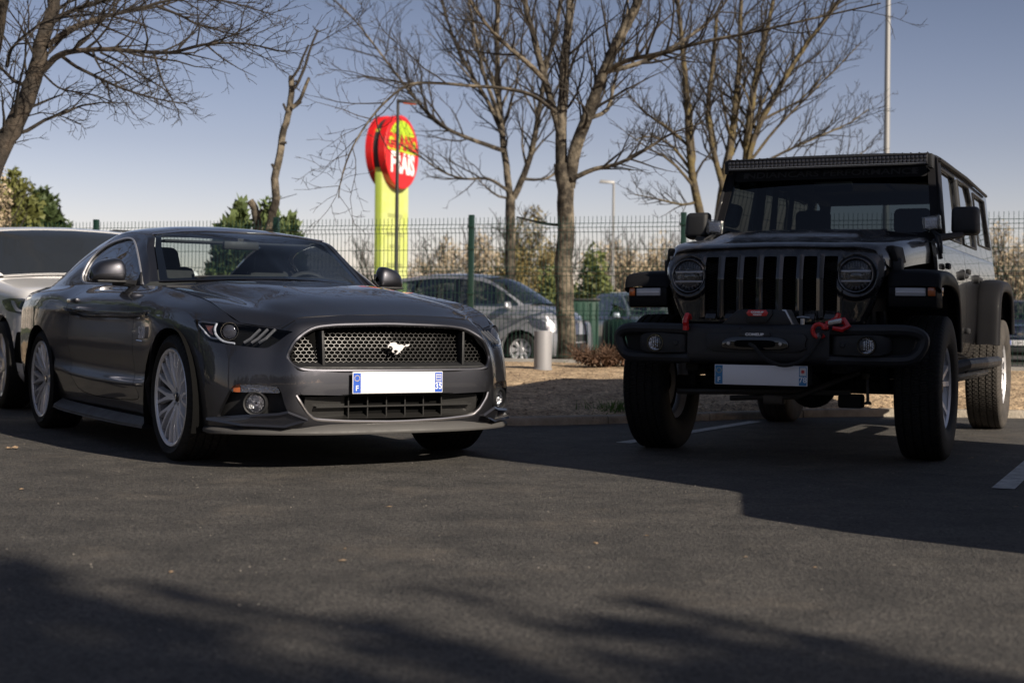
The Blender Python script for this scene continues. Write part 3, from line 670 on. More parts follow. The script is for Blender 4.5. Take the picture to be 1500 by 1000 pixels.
# door mirrors
for s in (-1, 1):
    k = lambda m: m if s < 0 else m.mir()
    # rounded housing: net sections along y
    secs = []
    for y, w_, z0, z1 in ((-.845, .03, 1.03, 1.055), (-.855, .055, 1.0, 1.095), (-.885, .07, .992, 1.118), (-.94, .08, .992, 1.112), (-.995, .075, .994, 1.095), (-1.03, .055, .996, 1.06), (-1.04, .02, 1.005, 1.03)):
        xm = -1.07-(abs(y)-.9)*.25; secs.append([(xm-w_*.7, y, z0), (xm-w_*.7, y, (z0+z1)/2), (xm-w_*.6, y, z1), (xm, y, z1+.008), (xm+w_*.75, y, z1-.012), (xm+w_, y, (z0*1.3+z1*.7)/2), (xm+w_*.8, y, z0), (xm, y, z0-.006)])
    mh = net(secs, 4, 3, cv=True).out((-1.09, -.94, 1.04))
    mo = obj('door_mirror', k(mh), GREY, car)
    obj('mirror_base', k(box(-1.17, -1.01, -1.02, -.845, .978, .994, .007)).add(k(tube([(-1.08, -.91, .984), (-1.05, -.85, .978), (-.98, -.79, .968)], [.022, .02, .028], 8))), BLK, mo)
    obj('mirror_glass', k(box(-1.158, -1.15, -1.015, -.87, 1.0, 1.08, .003)), CHROME, mo)
    obj('mirror_sail', k(prism([(-.885, .968), (-.985, .968), (-.975, 1.045)], 1, -.80, -.79).map(lambda x, y, z: (x, y+.35*(z-.968), z))), BLK, mo)
# skirts, wheel houses, floor
sk = M()
for x, y0, y1, z0, z1 in ((-.42, -.90, -.955, .155, .185), (-1.2, -.905, -.96, .155, .185), (-2.05, -.91, -.965, .165, .20), (-2.25, -.91, -.97, .17, .205)): pass
skn = [[(x, -y, z) for y, z in ((.80, z0), (yo-.01, z0-.005), (yo, z0+.004), (yo-.004, z0+.018), (.895, z0+.055))] for x, yo, z0 in ((-.40, .935, .15), (-.9, .955, .152), (-1.6, .962, .158), (-2.0, .965, .165), (-2.26, .955, .175))]
for s in (1, -1):
    q = net(skn, 6, 3).out((-1.3, -.7, .3)); obj('side_skirt', q if s > 0 else q.mir(), bpy.data.materials['grey_plastic'], car)
wl = M()
for cx in (.015, -2.72):
    a = np.linspace(-.35, math.pi+.35, 24)
    for s in (-1, 1):
        V = [(cx+.415*math.cos(t), y*s, .315+.415*math.sin(t)) for t in a for y in (.93 if cx > -1 else .945, .55)]
        wl.add(M(V, [(i*2, i*2+1, i*2+3, i*2+2) for i in range(23)]))
        V = [(cx+.415*math.cos(t), .55*s, .315+.415*math.sin(t)) for t in a]; wl.add(M(V, [tuple(range(24))]))
obj('wheel_housing', wl, DARK, car)
obj('floor_pan', box(-3.6, .78, -.52, .52, .17, .30).add(box(-2.3, -.42, -.84, .84, .17, .26)).add(box(-.42, .42, -.55, .55, .2, .7)), UND, car)
cab = box(-3.5, -.75, -.78, .78, .5, .56).add(hexa([(-.95, -.76, .80), (-.60, -.76, .80), (-.60, .76, .80), (-.95, .76, .80), (-1.05, -.76, .955), (-.60, -.74, .965), (-.60, .74, .965), (-1.05, .76, .955)], .02))
obj('dashboard', cab, SEAT, car)
def seat(parent, x, y, k=1, mat_=SEAT):
    s_ = obj('seat', hexa([(x-.22, y-.25, .50), (x+.28, y-.25, .50), (x+.28, y+.25, .50), (x-.22, y+.25, .50), (x-.25, y-.24, .66), (x+.28, y-.24, .70), (x+.28, y+.24, .70), (x-.25, y+.24, .66)], .05).add(
        hexa([(x-.28, y-.24, .62), (x-.12, y-.24, .62), (x-.12, y+.24, .62), (x-.28, y+.24, .62), (x-.44, y-.19, 1.10), (x-.32, y-.19, 1.12), (x-.32, y+.19, 1.12), (x-.44, y+.19, 1.10)], .045)), mat_, parent)
    obj('headrest', hexa([(x-.46, y-.12, 1.08), (x-.35, y-.12, 1.08), (x-.35, y+.12, 1.08), (x-.46, y+.12, 1.08), (x-.47, y-.10, 1.24), (x-.39, y-.10, 1.24), (x-.39, y+.10, 1.24), (x-.47, y+.10, 1.24)], .04, 3), mat_, s_)
for y in (-.38, .38): seat(car, -1.35, y)
def steering(parent, c, tilt, r=.185):
    R = np.array(Matrix.Rotation(tilt, 3, 'Y')); a = np.linspace(0, 2*math.pi, 33)[:-1]
    m = tube([(0, r*math.cos(t), r*math.sin(t)) for t in a], .015, 8, True).add(box(-.02, .02, -.07, .07, -.06, .05, .015)).add(box(-.008, .008, -r, r, -.015, .015)).add(box(-.008, .008, -.015, .015, -r, 0)); m.V = m.V@R.T+np.array(c)
    obj('steering_wheel', m, BLK, parent)
steering(car, (-1.08, .38, .90), rad(-22))
obj('rear_view_mirror', hexa([(-1.30, -.14, 1.215), (-1.27, -.14, 1.215), (-1.27, .10, 1.215), (-1.30, .10, 1.215), (-1.30, -.14, 1.27), (-1.27, -.14, 1.27), (-1.27, .10, 1.27), (-1.30, .10, 1.27)], .01).add(box(-1.32, -1.29, -.04, 0, 1.26, 1.29)), BLK, car)
obj('sun_visor', box(-1.50, -1.36, -.50, -.10, 1.255, 1.27, .005).add(box(-1.50, -1.36, .10, .50, 1.255, 1.27, .005)), SEAT, car)
obj('wiper', tube([(-.80, -.50, 1.02), (-.74, -.25, 1.03), (-.70, -.02, 1.03)], .006, 6).add(tube([(-.76, .05, 1.025), (-.78, .3, 1.03), (-.86, .5, 1.02)], .006, 6)), BLK, car)
b5 = place(text_m('5.0', .09, .003, .003), (-.43, -.934, .682), (1, 0, 0), (0, 0, 1)); obj('engine_badge', b5, mat('badge_silver', (.6, .6, .62), .4, .3), car)
sc = M()
for x, z in ((-.47, .640), ): sc.add(tube([(x-.05, -.934, z), (x+.06, -.934, z-.004)], .004, 5))
obj('badge_underline', sc, CHROME, car)
for x, y, s, st_ in ((0, -.787, -1, 0), (0, .787, 1, 0), (-2.72, -.81, -1, 0), (-2.72, .81, 1, 0)): make_coupe_wheel(car, x, y, s, st_)
# ================================================================ the black off-roader
JP = paint('black_paint', (.006, .006, .008), .2, .25, 1, .55, dcol=(.13, .12, .115), side=.03)
FLARE = mat('flare_plastic', (.008, .008, .0095), .58, coat=.08, rv=.15, vs=8, spec=.15)
jeep = empty('off_road_car', 'black four-door off-road car with round headlights, steel winch bumper and roof light bar', 'car', JE)
def make_jeep_wheel(x, y, s, steer=0):
    w_ = bpy.data.objects.new('wheel', None); COL.objects.link(w_); w_.parent = jeep; w_.location = (x, y, .413)
    w_.rotation_euler = (0, 0, (math.pi if s > 0 else 0)+steer)
    obj('tyre', wheel_tyre(.83, .252, .232, (-.56, -.20, .20, .56), 84), RUB if x > -1 else DUSTY, w_, ang=50)
    h = .125
    rim = lathe([(.224, -h*.72), (.234, -h*.82), (.24, -h*.80), (.232, -h*.7), (.222, -h*.55), (.21, -.02), (.205, h*.5), (.23, h*.75)], 56, 1)
    for k in range(5):
        a0 = 2*math.pi*k/5+.3
        for sg in (-1, 1):
            V = []
            for r, wd, a, yy in ((.05, .03, 0, -h*.5), (.12, .022, sg*.16, -h*.58), (.18, .019, sg*.20, -h*.66), (.226, .022, sg*.22, -h*.72)):
                c_, s_ = math.cos(a0+a), math.sin(a0+a)
                for q, dy in ((-1, .04), (-.7, 0), (.7, 0), (1, .04)): V.append((r*c_-s_*wd*q, yy+dy, r*s_+c_*wd*q))
            rim.add(M(V, [(i*4+j, i*4+j+1, i*4+j+5, i*4+j+4) for i in range(3) for j in range(3)]))
    rim.add(lathe([(0, -h*.62), (.04, -h*.62), (.045, -h*.5), (.085, -h*.48), (.09, 0)], 28, 1))
    obj('rim', rim, SILV, w_)
    obj('hub_cap', lathe([(0, -h*.70), (.03, -h*.69), (.035, -h*.6)], 20, 1), GLOSSB, w_)
    obj('brake_disc', hub_disc(.16), mat_disc, w_)
    obj('wheel_back', lathe([(0, .03), (.2, .03)], 24, 1), DARK, w_)
DUSTY = mat('dusty_tyre_rubber', (.07, .061, .052), .85, var=.75, vs=9, col2=(.03, .027, .024))
for x, y, s in ((0, .80, 1), (0, -.80, -1), (-3.008, .80, 1), (-3.008, -.80, -1)): make_jeep_wheel(x, y, s, 0)
# ---- grille panel
def gx(y, z): return .52-.05*(y/.62)**2-(.22*max(z-1.03, 0))
ny, nz = 190, 76
ys = np.linspace(-.64, .64, ny); zs = np.linspace(.74, 1.215, nz)
OUTL = smooth_poly([(-.50, .755), (-.535, .80), (-.58, .90), (-.625, 1.03), (-.632, 1.10), (-.61, 1.155), (-.56, 1.185), (-.4, 1.198), (-.2, 1.203), (0, 1.205), (.2, 1.203), (.4, 1.198), (.56, 1.185), (.61, 1.155), (.632, 1.10), (.625, 1.03), (.58, .90), (.535, .80), (.50, .755), (.25, .75), (0, .75), (-.25, .75)], 3)
YZ = np.array([(y, z) for y in ys for z in zs])
so_ = sdf(OUTL, YZ)
SLOTS = [.1146*k for k in range(-3, 4)]
V = []
for (y, z), e in zip(YZ, so_):
    x = gx(y, z)-.02*max(0, 1-max(e, 0)/.03)**2
    dmin = min(abs(y-c) for c in SLOTS)
    if abs(y) < .41 and .80 < z < 1.165:   # crowned bars between the slots
        x += .010*min(1, (dmin-.037)/.02) if dmin > .037 else 0
    r = math.hypot(abs(y)-.483, z-1.046)
    if r < .145 and r > .10: x += .012*(1-abs(r-.12)/.025) if abs(r-.12) < .025 else 0
    V.append((x, y, z))
gp_ = M(V, [(i*nz+j, (i+1)*nz+j, (i+1)*nz+j+1, i*nz+j+1) for i in range(ny-1) for j in range(nz-1)]).out((0, 0, 1))
gp_ = clip(gp_, sdf(OUTL, gp_.V[:, [1, 2]]))
for c in SLOTS:
    e = abs(c) > .33; q = smooth_poly([(c-.037, .825), (c-.030, .812), (c+.030, .812), (c+.037, .825), (c+.038, 1.0), (c+.037, 1.14), (c+.028, 1.153), (c-.028, 1.153), (c-.037, 1.14), (c-.038, 1.0)], 3)
    gp_ = clip(gp_, -sdf(q, gp_.V[:, [1, 2]]))
for s in (-1, 1): gp_ = clip(gp_, np.hypot(gp_.V[:, 1]-s*.483, gp_.V[:, 2]-1.046)-.103)
grl = obj('grille_panel', flange(gp_, (-.05, 0, 0)), JP, jeep, ang=40)
obj('grille_backing', M([(gx(y, z)-.055, y, z) for y in np.linspace(-.40, .40, 9) for z in np.linspace(.79, 1.17, 7)], [(i*7+j, (i+1)*7+j, (i+1)*7+j+1, i*7+j+1) for i in range(8) for j in range(6)]), DARK, grl)
mz = M()
for c in SLOTS:
    for k in range(25):
        z = .80+k*.0155
        for sg in (-1, 1):
            mz.add(tube([(gx(c, z)-.04, c-.037, z), (gx(c, z)-.04, c+.037, z+sg*.024)], .0016, 3, caps=False))
obj('grille_mesh', mz, MESHG, grl, weld=0)
fl = M()
for c in SLOTS: fl.add(hexa([(.475, c-.034, .795), (.525, c-.03, .80), (.525, c+.03, .80), (.475, c+.034, .795), (.475, c-.036, .85), (.508, c-.030, .826), (.508, c+.030, .826), (.475, c+.036, .85)], .003))
obj('slot_sill', fl, JP, grl)
# ---- headlights
for s in (-1, 1):
    c = (.487, s*.483, 1.046)
    h_ = obj('headlight', lathe([(.090, .012), (.0955, .018), (.102, .012), (.103, -.04), (.092, -.04)], 48, 0, c), GLOSSB, jeep)
    obj('headlight_bowl', lathe([(0, -.05), (.05, -.047), (.08, -.02), (.092, .01)], 40, 0, c), mat('headlight_bowl', (.5, .51, .53), .18, 1, bump=.4, bs=60) if s < 0 else bpy.data.materials['headlight_bowl'], h_)
    obj('headlight_ring', lathe([(.0925, .012), (.0935, .017), (.0955, .0175), (.0965, .014)], 48, 0, c), mat('ring_metal', (.35, .35, .37), .25, .9) if s < 0 else bpy.data.materials['ring_metal'], h_)
    bar = M()
    for z in (.022, -.034): bar.add(box(c[0]-.01, c[0]+.008, c[1]-.084, c[1]+.084, c[2]+z-.006, c[2]+z+.006, .003))
    obj('headlight_bar', bar, mat('headlight_bar', (.40, .40, .43), .25, .5) if s < 0 else bpy.data.materials['headlight_bar'], h_)
    pl_ = dome((c[0]-.03, c[1], c[2]-.006), .05, .03, 0, 20, 5)
    obj('headlight_projector', pl_, GLOSSB, h_)
    br = M()
    for k in range(9): br.add(box(c[0]-.01, c[0]+.003, c[1]-.06+k*.015-.0022, c[1]-.06+k*.015+.0022, c[2]+.05-abs(k-4)*.004, c[2]+.078-abs(k-4)*.006, .001))
    for a in np.linspace(-2.4, -.74, 7): br.add(box(-.003, .006, -.004, .004, -.010, .010, .002).rot(a+math.pi/2, 'X').off((c[0]-.002, c[1]+.072*math.cos(a), c[2]+.072*math.sin(a))))
    obj('headlight_chip', br, mat('chip_metal', (.07, .07, .08), .35, .6) if s < 0 else bpy.data.materials['chip_metal'], h_)
    obj('headlight_lens', dome((c[0], c[1], c[2]), .093, .026, 0, 36, 6), LENS, h_)
# ---- hood
def HZ(x): return np.interp(x, [-.80, -.4, 0, .25, .40, .455, .475], [1.338, 1.315, 1.285, 1.258, 1.238, 1.222, 1.205])
def HW(x): return np.interp(x, [-.80, 0, .3, .475], [.735, .70, .665, .60])
hr = []
for x in (.478, .462, .42, .34, .22, .05, -.2, -.5, -.80):
    z = HZ(x); w_ = HW(x); b = np.interp(x, [-.8, -.1, .12, .24, .3], [.045, .045, .036, .008, 0]); xo = -.05*0
    sd_ = np.interp(x, [.36, .46, .478], [.135, .05, .01])
    hr.append([(x-.045, -w_-.004, z-.03-sd_), (x-.045*.95, -w_, z-.055-sd_*.2), (x-.04, -w_+.02, z-.022), (x-.03, -w_+.075, z-.006), (x-.016, -.47, z), (x-.014, -.445, z+b*.25), (x-.012, -.405, z+b*.9), (x-.008, -.34, z+b), (x-.003, -.17, z+b+.005), (x, 0, z+b+.007)])
Hj = net(hr, 5, 5).out((-.1, 0, 1.0)); Hj.C[:] = True
obj('hood', flange(Hj, .015).both(), JP, jeep)
# ---- tub and doors
def tub(x0, x1, z0, z1, yb=.765, yt=.745, bev=.012, t=.05):
    return [hexa([(x0, s*(yb-t), z0), (x1, s*(yb-t), z0), (x1, s*yb, z0), (x0, s*yb, z0), (x0, s*(yt-t), z1), (x1, s*(yt-t), z1), (x1, s*yt, z1), (x0, s*yt, z1)], bev) for s in (-1, 1)]
def panel(x0, x1, prof, s, r=.01, arch_=None):
    """prof: list of (y,z) bottom to top"""
    n = 24; rows = [[(x0+(x1-x0)*i/n, -y, z) for y, z in prof] for i in range(n+1)]
    m = net(rows, 1, 6).out((x0, 0, 1.0)); m.C[:] = True
    if arch_ is not None: m = clip(m, np.maximum(np.hypot(m.V[:, 0]-arch_[0], m.V[:, 2]-arch_[1])-arch_[2], -9))
    m = flange(m, r*2.2)
    return m if s < 0 else m.mir()
PR = [(.70, .52), (.745, .54), (.765, .62), (.775, .80), (.772, 1.0), (.765, 1.15), (.75, 1.27), (.738, 1.30)]
for s in (-1, 1):
    obj('cowl_panel', panel(-.92, -.60, [(y, z) for y, z in PR if z > .6], s), JP, jeep)
    for x0, x1 in ((-1.905, -.93), (-2.70, -1.915)):
        q = panel(x0, x1, PR, s, arch_=(-3.008, .43, .63) if x1 < -1.9 and x0 < -2 else None)
        d = obj('door', q, JP, jeep)
        xh = x0+.10
        hnd = box(xh-.01, xh+.15, .768, .80, 1.10, 1.135, .012).add(lathe([(0, .03), (.03, .028), (.034, 0)], 16, 1, (xh+.17, .765, 1.115)))
        obj('door_handle', hnd if s > 0 else hnd.mir(), BLK, d)
        hg = box(x1-.02, x1+.06, .77, .80, 1.13, 1.17, .01).add(box(x1-.02, x1+.06, .77, .80, .72, .76, .01))
        obj('door_hinge', hg if s > 0 else hg.mir(), BLK, d)
    q = panel(-3.70, -2.71, [(y, z) for y, z in PR if z > .6]+[(.735, 1.33)], s, arch_=(-3.008, .43, .63)); obj('rear_quarter', q, JP, jeep)
obj('cargo_floor', box(-3.70, -.6, -.70, .70, .50, .62).add(box(-3.74, -3.66, -.74, .74, .55, 1.34, .02)), UND, jeep)
obj('cowl', hexa([(-1.0, -.74, 1.20), (-.76, -.735, 1.20), (-.76, .735, 1.20), (-1.0, .74, 1.20), (-.90, -.735, 1.325), (-.765, -.735, 1.318), (-.765, .735, 1.318), (-.90, .735, 1.325)], .008), JP, jeep)
# ---- windscreen frame: inner opening cut out of a slanted panel
B = np.array([(-.79, 0, 1.325), (-1.03, 0, 1.865)]); 
def wsp(y, t, dx=0): p = B[0]*(1-t)+B[1]*t; return (p[0]+.04*(1-(y/.74)**2)*1-.03+dx, y, p[2])
nw = 60; W = M([wsp(y*(.758-.075*t), t) for y in np.linspace(-1, 1, nw) for t in np.linspace(0, 1, 24)], [(i*24+j, (i+1)*24+j, (i+1)*24+j+1, i*24+j+1) for i in range(nw-1) for j in range(23)], [(y, t) for y in np.linspace(-1, 1, nw) for t in np.linspace(0, 1, 24)]).out((-3, 0, 1.5))
wsd = lambda m, g: np.minimum(.915-g-np.abs(m.U[:, 0]), np.minimum(m.U[:, 1]-.07-g, .885-g-m.U[:, 1])*1.0)
fr = clip(W, -wsd(W, 0)); gl = clip(W, wsd(W, -.005)); gl.V[:, 0] -= .006
W.C[:] = True
obj('windshield_frame', flange(flange(fr, .03), .03), FLARE, jeep)
JWS = glass('tinted_windscreen', (.07, .09, .10), .035)
wso = obj('windshield', gl, JWS, jeep)
bn = clip(W, np.minimum(wsd(W, .004), W.U[:, 1]-.755)); bn.V[:, 0] += -.002
obj('sun_strip', bn, mat('sun_strip', (.006, .006, .007), .5), wso)
L = text_m('INDIANCARS PERFORMANCE', .062, .0012, .0006); q = np.array(B[1]-B[0]); q /= np.linalg.norm(q)
L.V[:, 0] *= 1.42; c0 = wsp(0, .825, .002)
tx = M(np.array([np.array(wsp(v[0], .825, .003))+q*v[1] for v in L.V]), L.F)
obj('banner_text', tx, mat('banner_grey', (.06, .06, .065), .5), wso)
sr = M()
for sy in (-.555, .555):
    st = [(math.cos(math.pi/2+k*math.pi/5)*(.03 if k % 2 == 0 else .012), math.sin(math.pi/2+k*math.pi/5)*(.03 if k % 2 == 0 else .012)) for k in range(10)]
    o_ = np.array(wsp(sy, .825, .004)); V = [o_]+[np.array(wsp(sy+a, .825, .004))+q*b for a, b in st]
    sr.add(M(V, [(0, k+1, (k+1) % 10+1) for k in range(10)]))
obj('banner_star', sr, bpy.data.materials['banner_grey'], wso)
for s in (-1, 1): obj('pillar_cover', hexa([(-.82, s*.735, 1.32), (-.80, s*.765, 1.32), (-.90, s*.775, 1.32), (-.92, s*.735, 1.32), (-1.06, s*.665, 1.86), (-1.04, s*.69, 1.86), (-1.12, s*.70, 1.86), (-1.14, s*.665, 1.86)], .008), FLARE, jeep)
# ---- hard top, door frames and side windows
rr = []
for x, z, w_ in ((-1.05, 1.862, .675), (-1.12, 1.895, .675), (-1.6, 1.905, .672), (-2.4, 1.90, .67), (-3.2, 1.885, .665), (-3.66, 1.865, .66), (-3.74, 1.83, .655)):
    rr.append([(x, -w_-.015, z-.06), (x, -w_-.012, z-.03), (x, -w_+.02, z-.008), (x, -w_+.12, z+.004), (x, -.3, z+.012), (x, 0, z+.014)])
RT = net(rr, 5, 4).out((-2.5, 0, 1.5)); RT.C[:] = True
obj('hard_top', flange(RT, .02).both(), SATIN, jeep)
def yside(z): return .745-(z-1.30)*.118
JSG = glass('off_roader_side_glass', (.06, .07, .08), .5)
for s in (-1, 1):
    n = 110; zz = np.linspace(1.29, 1.855, 20); xx = np.linspace(-3.72, -.86, n)
    m = M([(x, -yside(z), z) for x in xx for z in zz], [(i*20+j, (i+1)*20+j, (i+1)*20+j+1, i*20+j+1) for i in range(n-1) for j in range(19)]).out((-2, 0, 1.5))
    m = clip(m, -(m.V[:, 0]-(-.86-(m.V[:, 2]-1.30)*.40)))
    wins = [[(-.98, 1.345), (-1.18, 1.80), (-1.80, 1.80), (-1.83, 1.77), (-1.84, 1.345)], [(-1.98, 1.345), (-1.97, 1.80), (-2.55, 1.80), (-2.66, 1.70), (-2.66, 1.345)], [(-2.86, 1.39), (-2.83, 1.78), (-3.50, 1.77), (-3.60, 1.39)]]
    fm = m
    for k, wq in enumerate(wins):
        wq = smooth_poly(wq, 2) if 0 else wq
        g_ = clip(m, sdf(wq, m.V[:, [0, 2]])+.003); fm = clip(fm, -sdf(wq, fm.V[:, [0, 2]]))
        N_ = g_.normals(); g_.V = g_.V-N_*.014; obj('side_window', g_ if s < 0 else g_.mir(), JSG, jeep)
    f_ = flange(fm, .022); obj('side_frame', f_ if s < 0 else f_.mir(), JP, jeep)
    rs = M()
    for wq in wins:
        rs.add(tube([(x, -yside(z)-.002, z) for x, z in wq], .008, 5, True))
    obj('window_seal', rs if s < 0 else rs.mir(), BLK, jeep)
    rl_ = tube([(-1.05, -.705, 1.845), (-2.4, -.70, 1.85), (-3.6, -.70, 1.82)], .012, 6); obj('drip_rail', rl_ if s < 0 else rl_.mir(), BLK, jeep)
    pl_ = hexa([(-1.86, -.75, 1.30), (-1.97, -.75, 1.30), (-1.97, -.70, 1.30), (-1.86, -.70, 1.30), (-1.86, -.69, 1.85), (-1.97, -.69, 1.85), (-1.97, -.66, 1.85), (-1.86, -.66, 1.85)], .01)
tg = M([(-3.735, y*(.72-.06*(z-1.33)/.5), z) for y in (-1, -.86, .86, 1) for z in (1.33, 1.42, 1.78, 1.85)], [(i*4+j, (i+1)*4+j, (i+1)*4+j+1, i*4+j+1) for i in range(3) for j in range(3) if (i, j) != (1, 1)])
obj('rear_frame', tg, SATIN, jeep)
# ---- light bar on the windscreen frame
lb = empty('light_bar', None, None); lb.parent = jeep
obj('light_bar_housing', box(-.985, -.885, -.655, .655, 1.80, 1.872, .008).add(box(-.90, -.878, -.655, .655, 1.862, 1.872, .002)).add(box(-.90, -.878, -.655, .655, 1.798, 1.806, .002)), SATIN, lb)
LED = mat('led_cell', (.045, .045, .052), .25, .5, coat=.6)
cl_ = M(); rb = M()
for k in range(50):
    y = -.64+k*1.28/49
    cl_.add(box(-.889, -.881, y-.0095, y+.0095, 1.812, 1.833, .003)).add(box(-.889, -.881, y-.0095, y+.0095, 1.838, 1.859, .003))
obj('led_cell', tag(cl_ and obj('led_cell', cl_, LED, lb), kind='stuff') and M([(-.8795, y, z) for y in (-.645, .645) for z in (1.809, 1.812)], [(0, 1, 3, 2)]), STEEL, lb)
for k in range(26):
    y = -.65+k*.052; rb.add(box(-.97, -.90, y-.003, y+.003, 1.868, 1.88))
obj('cooling_fins', rb, SATIN, lb)
obj('light_bar_bracket', box(-1.0, -.90, -.68, -.652, 1.78, 1.87, .004).add(box(-1.0, -.90, .652, .68, 1.78, 1.87, .004)), BLK, lb)
# ---- mirrors, cowl lamps, latches, wipers
for s in (-1, 1):
    k = lambda m: m if s > 0 else m.mir()
    mo = obj('door_mirror', k(hexa([(-1.03, .80, 1.345), (-.88, .80, 1.355), (-.90, .965, 1.355), (-1.03, .97, 1.345), (-1.03, .80, 1.535), (-.895, .80, 1.525), (-.915, .955, 1.525), (-1.03, .965, 1.535)], .03, 4)), BLK, jeep)
    obj('mirror_arm', k(hexa([(-.88, .72, 1.30), (-.74, .72, 1.30), (-.88, .88, 1.335), (-.98, .88, 1.335), (-.88, .72, 1.345), (-.76, .72, 1.345), (-.90, .88, 1.37), (-.98, .88, 1.37)], .012)), BLK, mo)
    obj('mirror_glass', k(box(-1.036, -1.03, .815, .95, 1.365, 1.51, .003)), CHROME, mo)
    cb = obj('cowl_lamp', k(box(-.80, -.755, .655, .745, 1.375, 1.455, .008)), BLK, jeep)
    obj('cowl_lamp_lens', k(box(-.757, -.745, .662, .738, 1.382, 1.448, .003)), REFL, cb)
    fm_ = box(-.81, -.735, .645, .755, 1.368, 1.463, .012, 2)
    fm_ = M(fm_.V, fm_.F); bm_ = [(v[0]+.006*math.sin(v[2]*90), v[1]+.006*math.sin(v[0]*120+v[2]*70), v[2]+.006*math.cos(v[1]*110)) for v in fm_.V]
    obj('lamp_wrapping', k(M(bm_, fm_.F)), glass('plastic_wrapping', (.88, .89, .9), .12, .12, 60) if s < 0 else bpy.data.materials['plastic_wrapping'], cb)
    obj('cowl_lamp_bracket', k(tube([(-.775, .70, 1.375), (-.76, .73, 1.34), (-.72, .755, 1.25), (-.74, .765, 1.19)], .012, 6).add(tube([(-.775, .70, 1.375), (-.73, .765, 1.33), (-.70, .775, 1.22)], .008, 6))), BLK, cb)
    lt = hexa([(.20, .665, 1.13), (.30, .64, 1.13), (.30, .685, 1.12), (.20, .715, 1.12), (.22, .655, 1.20), (.34, .60, 1.215), (.34, .66, 1.22), (.24, .70, 1.215)], .012).add(box(.22, .30, .63, .70, 1.06, 1.15, .012))
    obj('hood_latch', k(lt), BLK, jeep)
wp = tube([(-.80, -.52, 1.375), (-.80, -.30, 1.372), (-.79, -.08, 1.37)], .009, 6).add(tube([(-.75, -.22, 1.34), (-.78, -.40, 1.375)], .007, 6)).add(tube([(-.79, .02, 1.372), (-.80, .22, 1.375), (-.80, .42, 1.378)], .009, 6)).add(tube([(-.72, .62, 1.34), (-.76, .40, 1.37), (-.78, .24, 1.38)], .008, 6))
obj('wiper', wp, BLK, jeep)
obj('washer_nozzle', box(-.60, -.57, -.02, .01, 1.355, 1.375, .004).add(box(-.72, -.69, -.30, -.27, 1.36, 1.385, .004)), BLK, jeep)
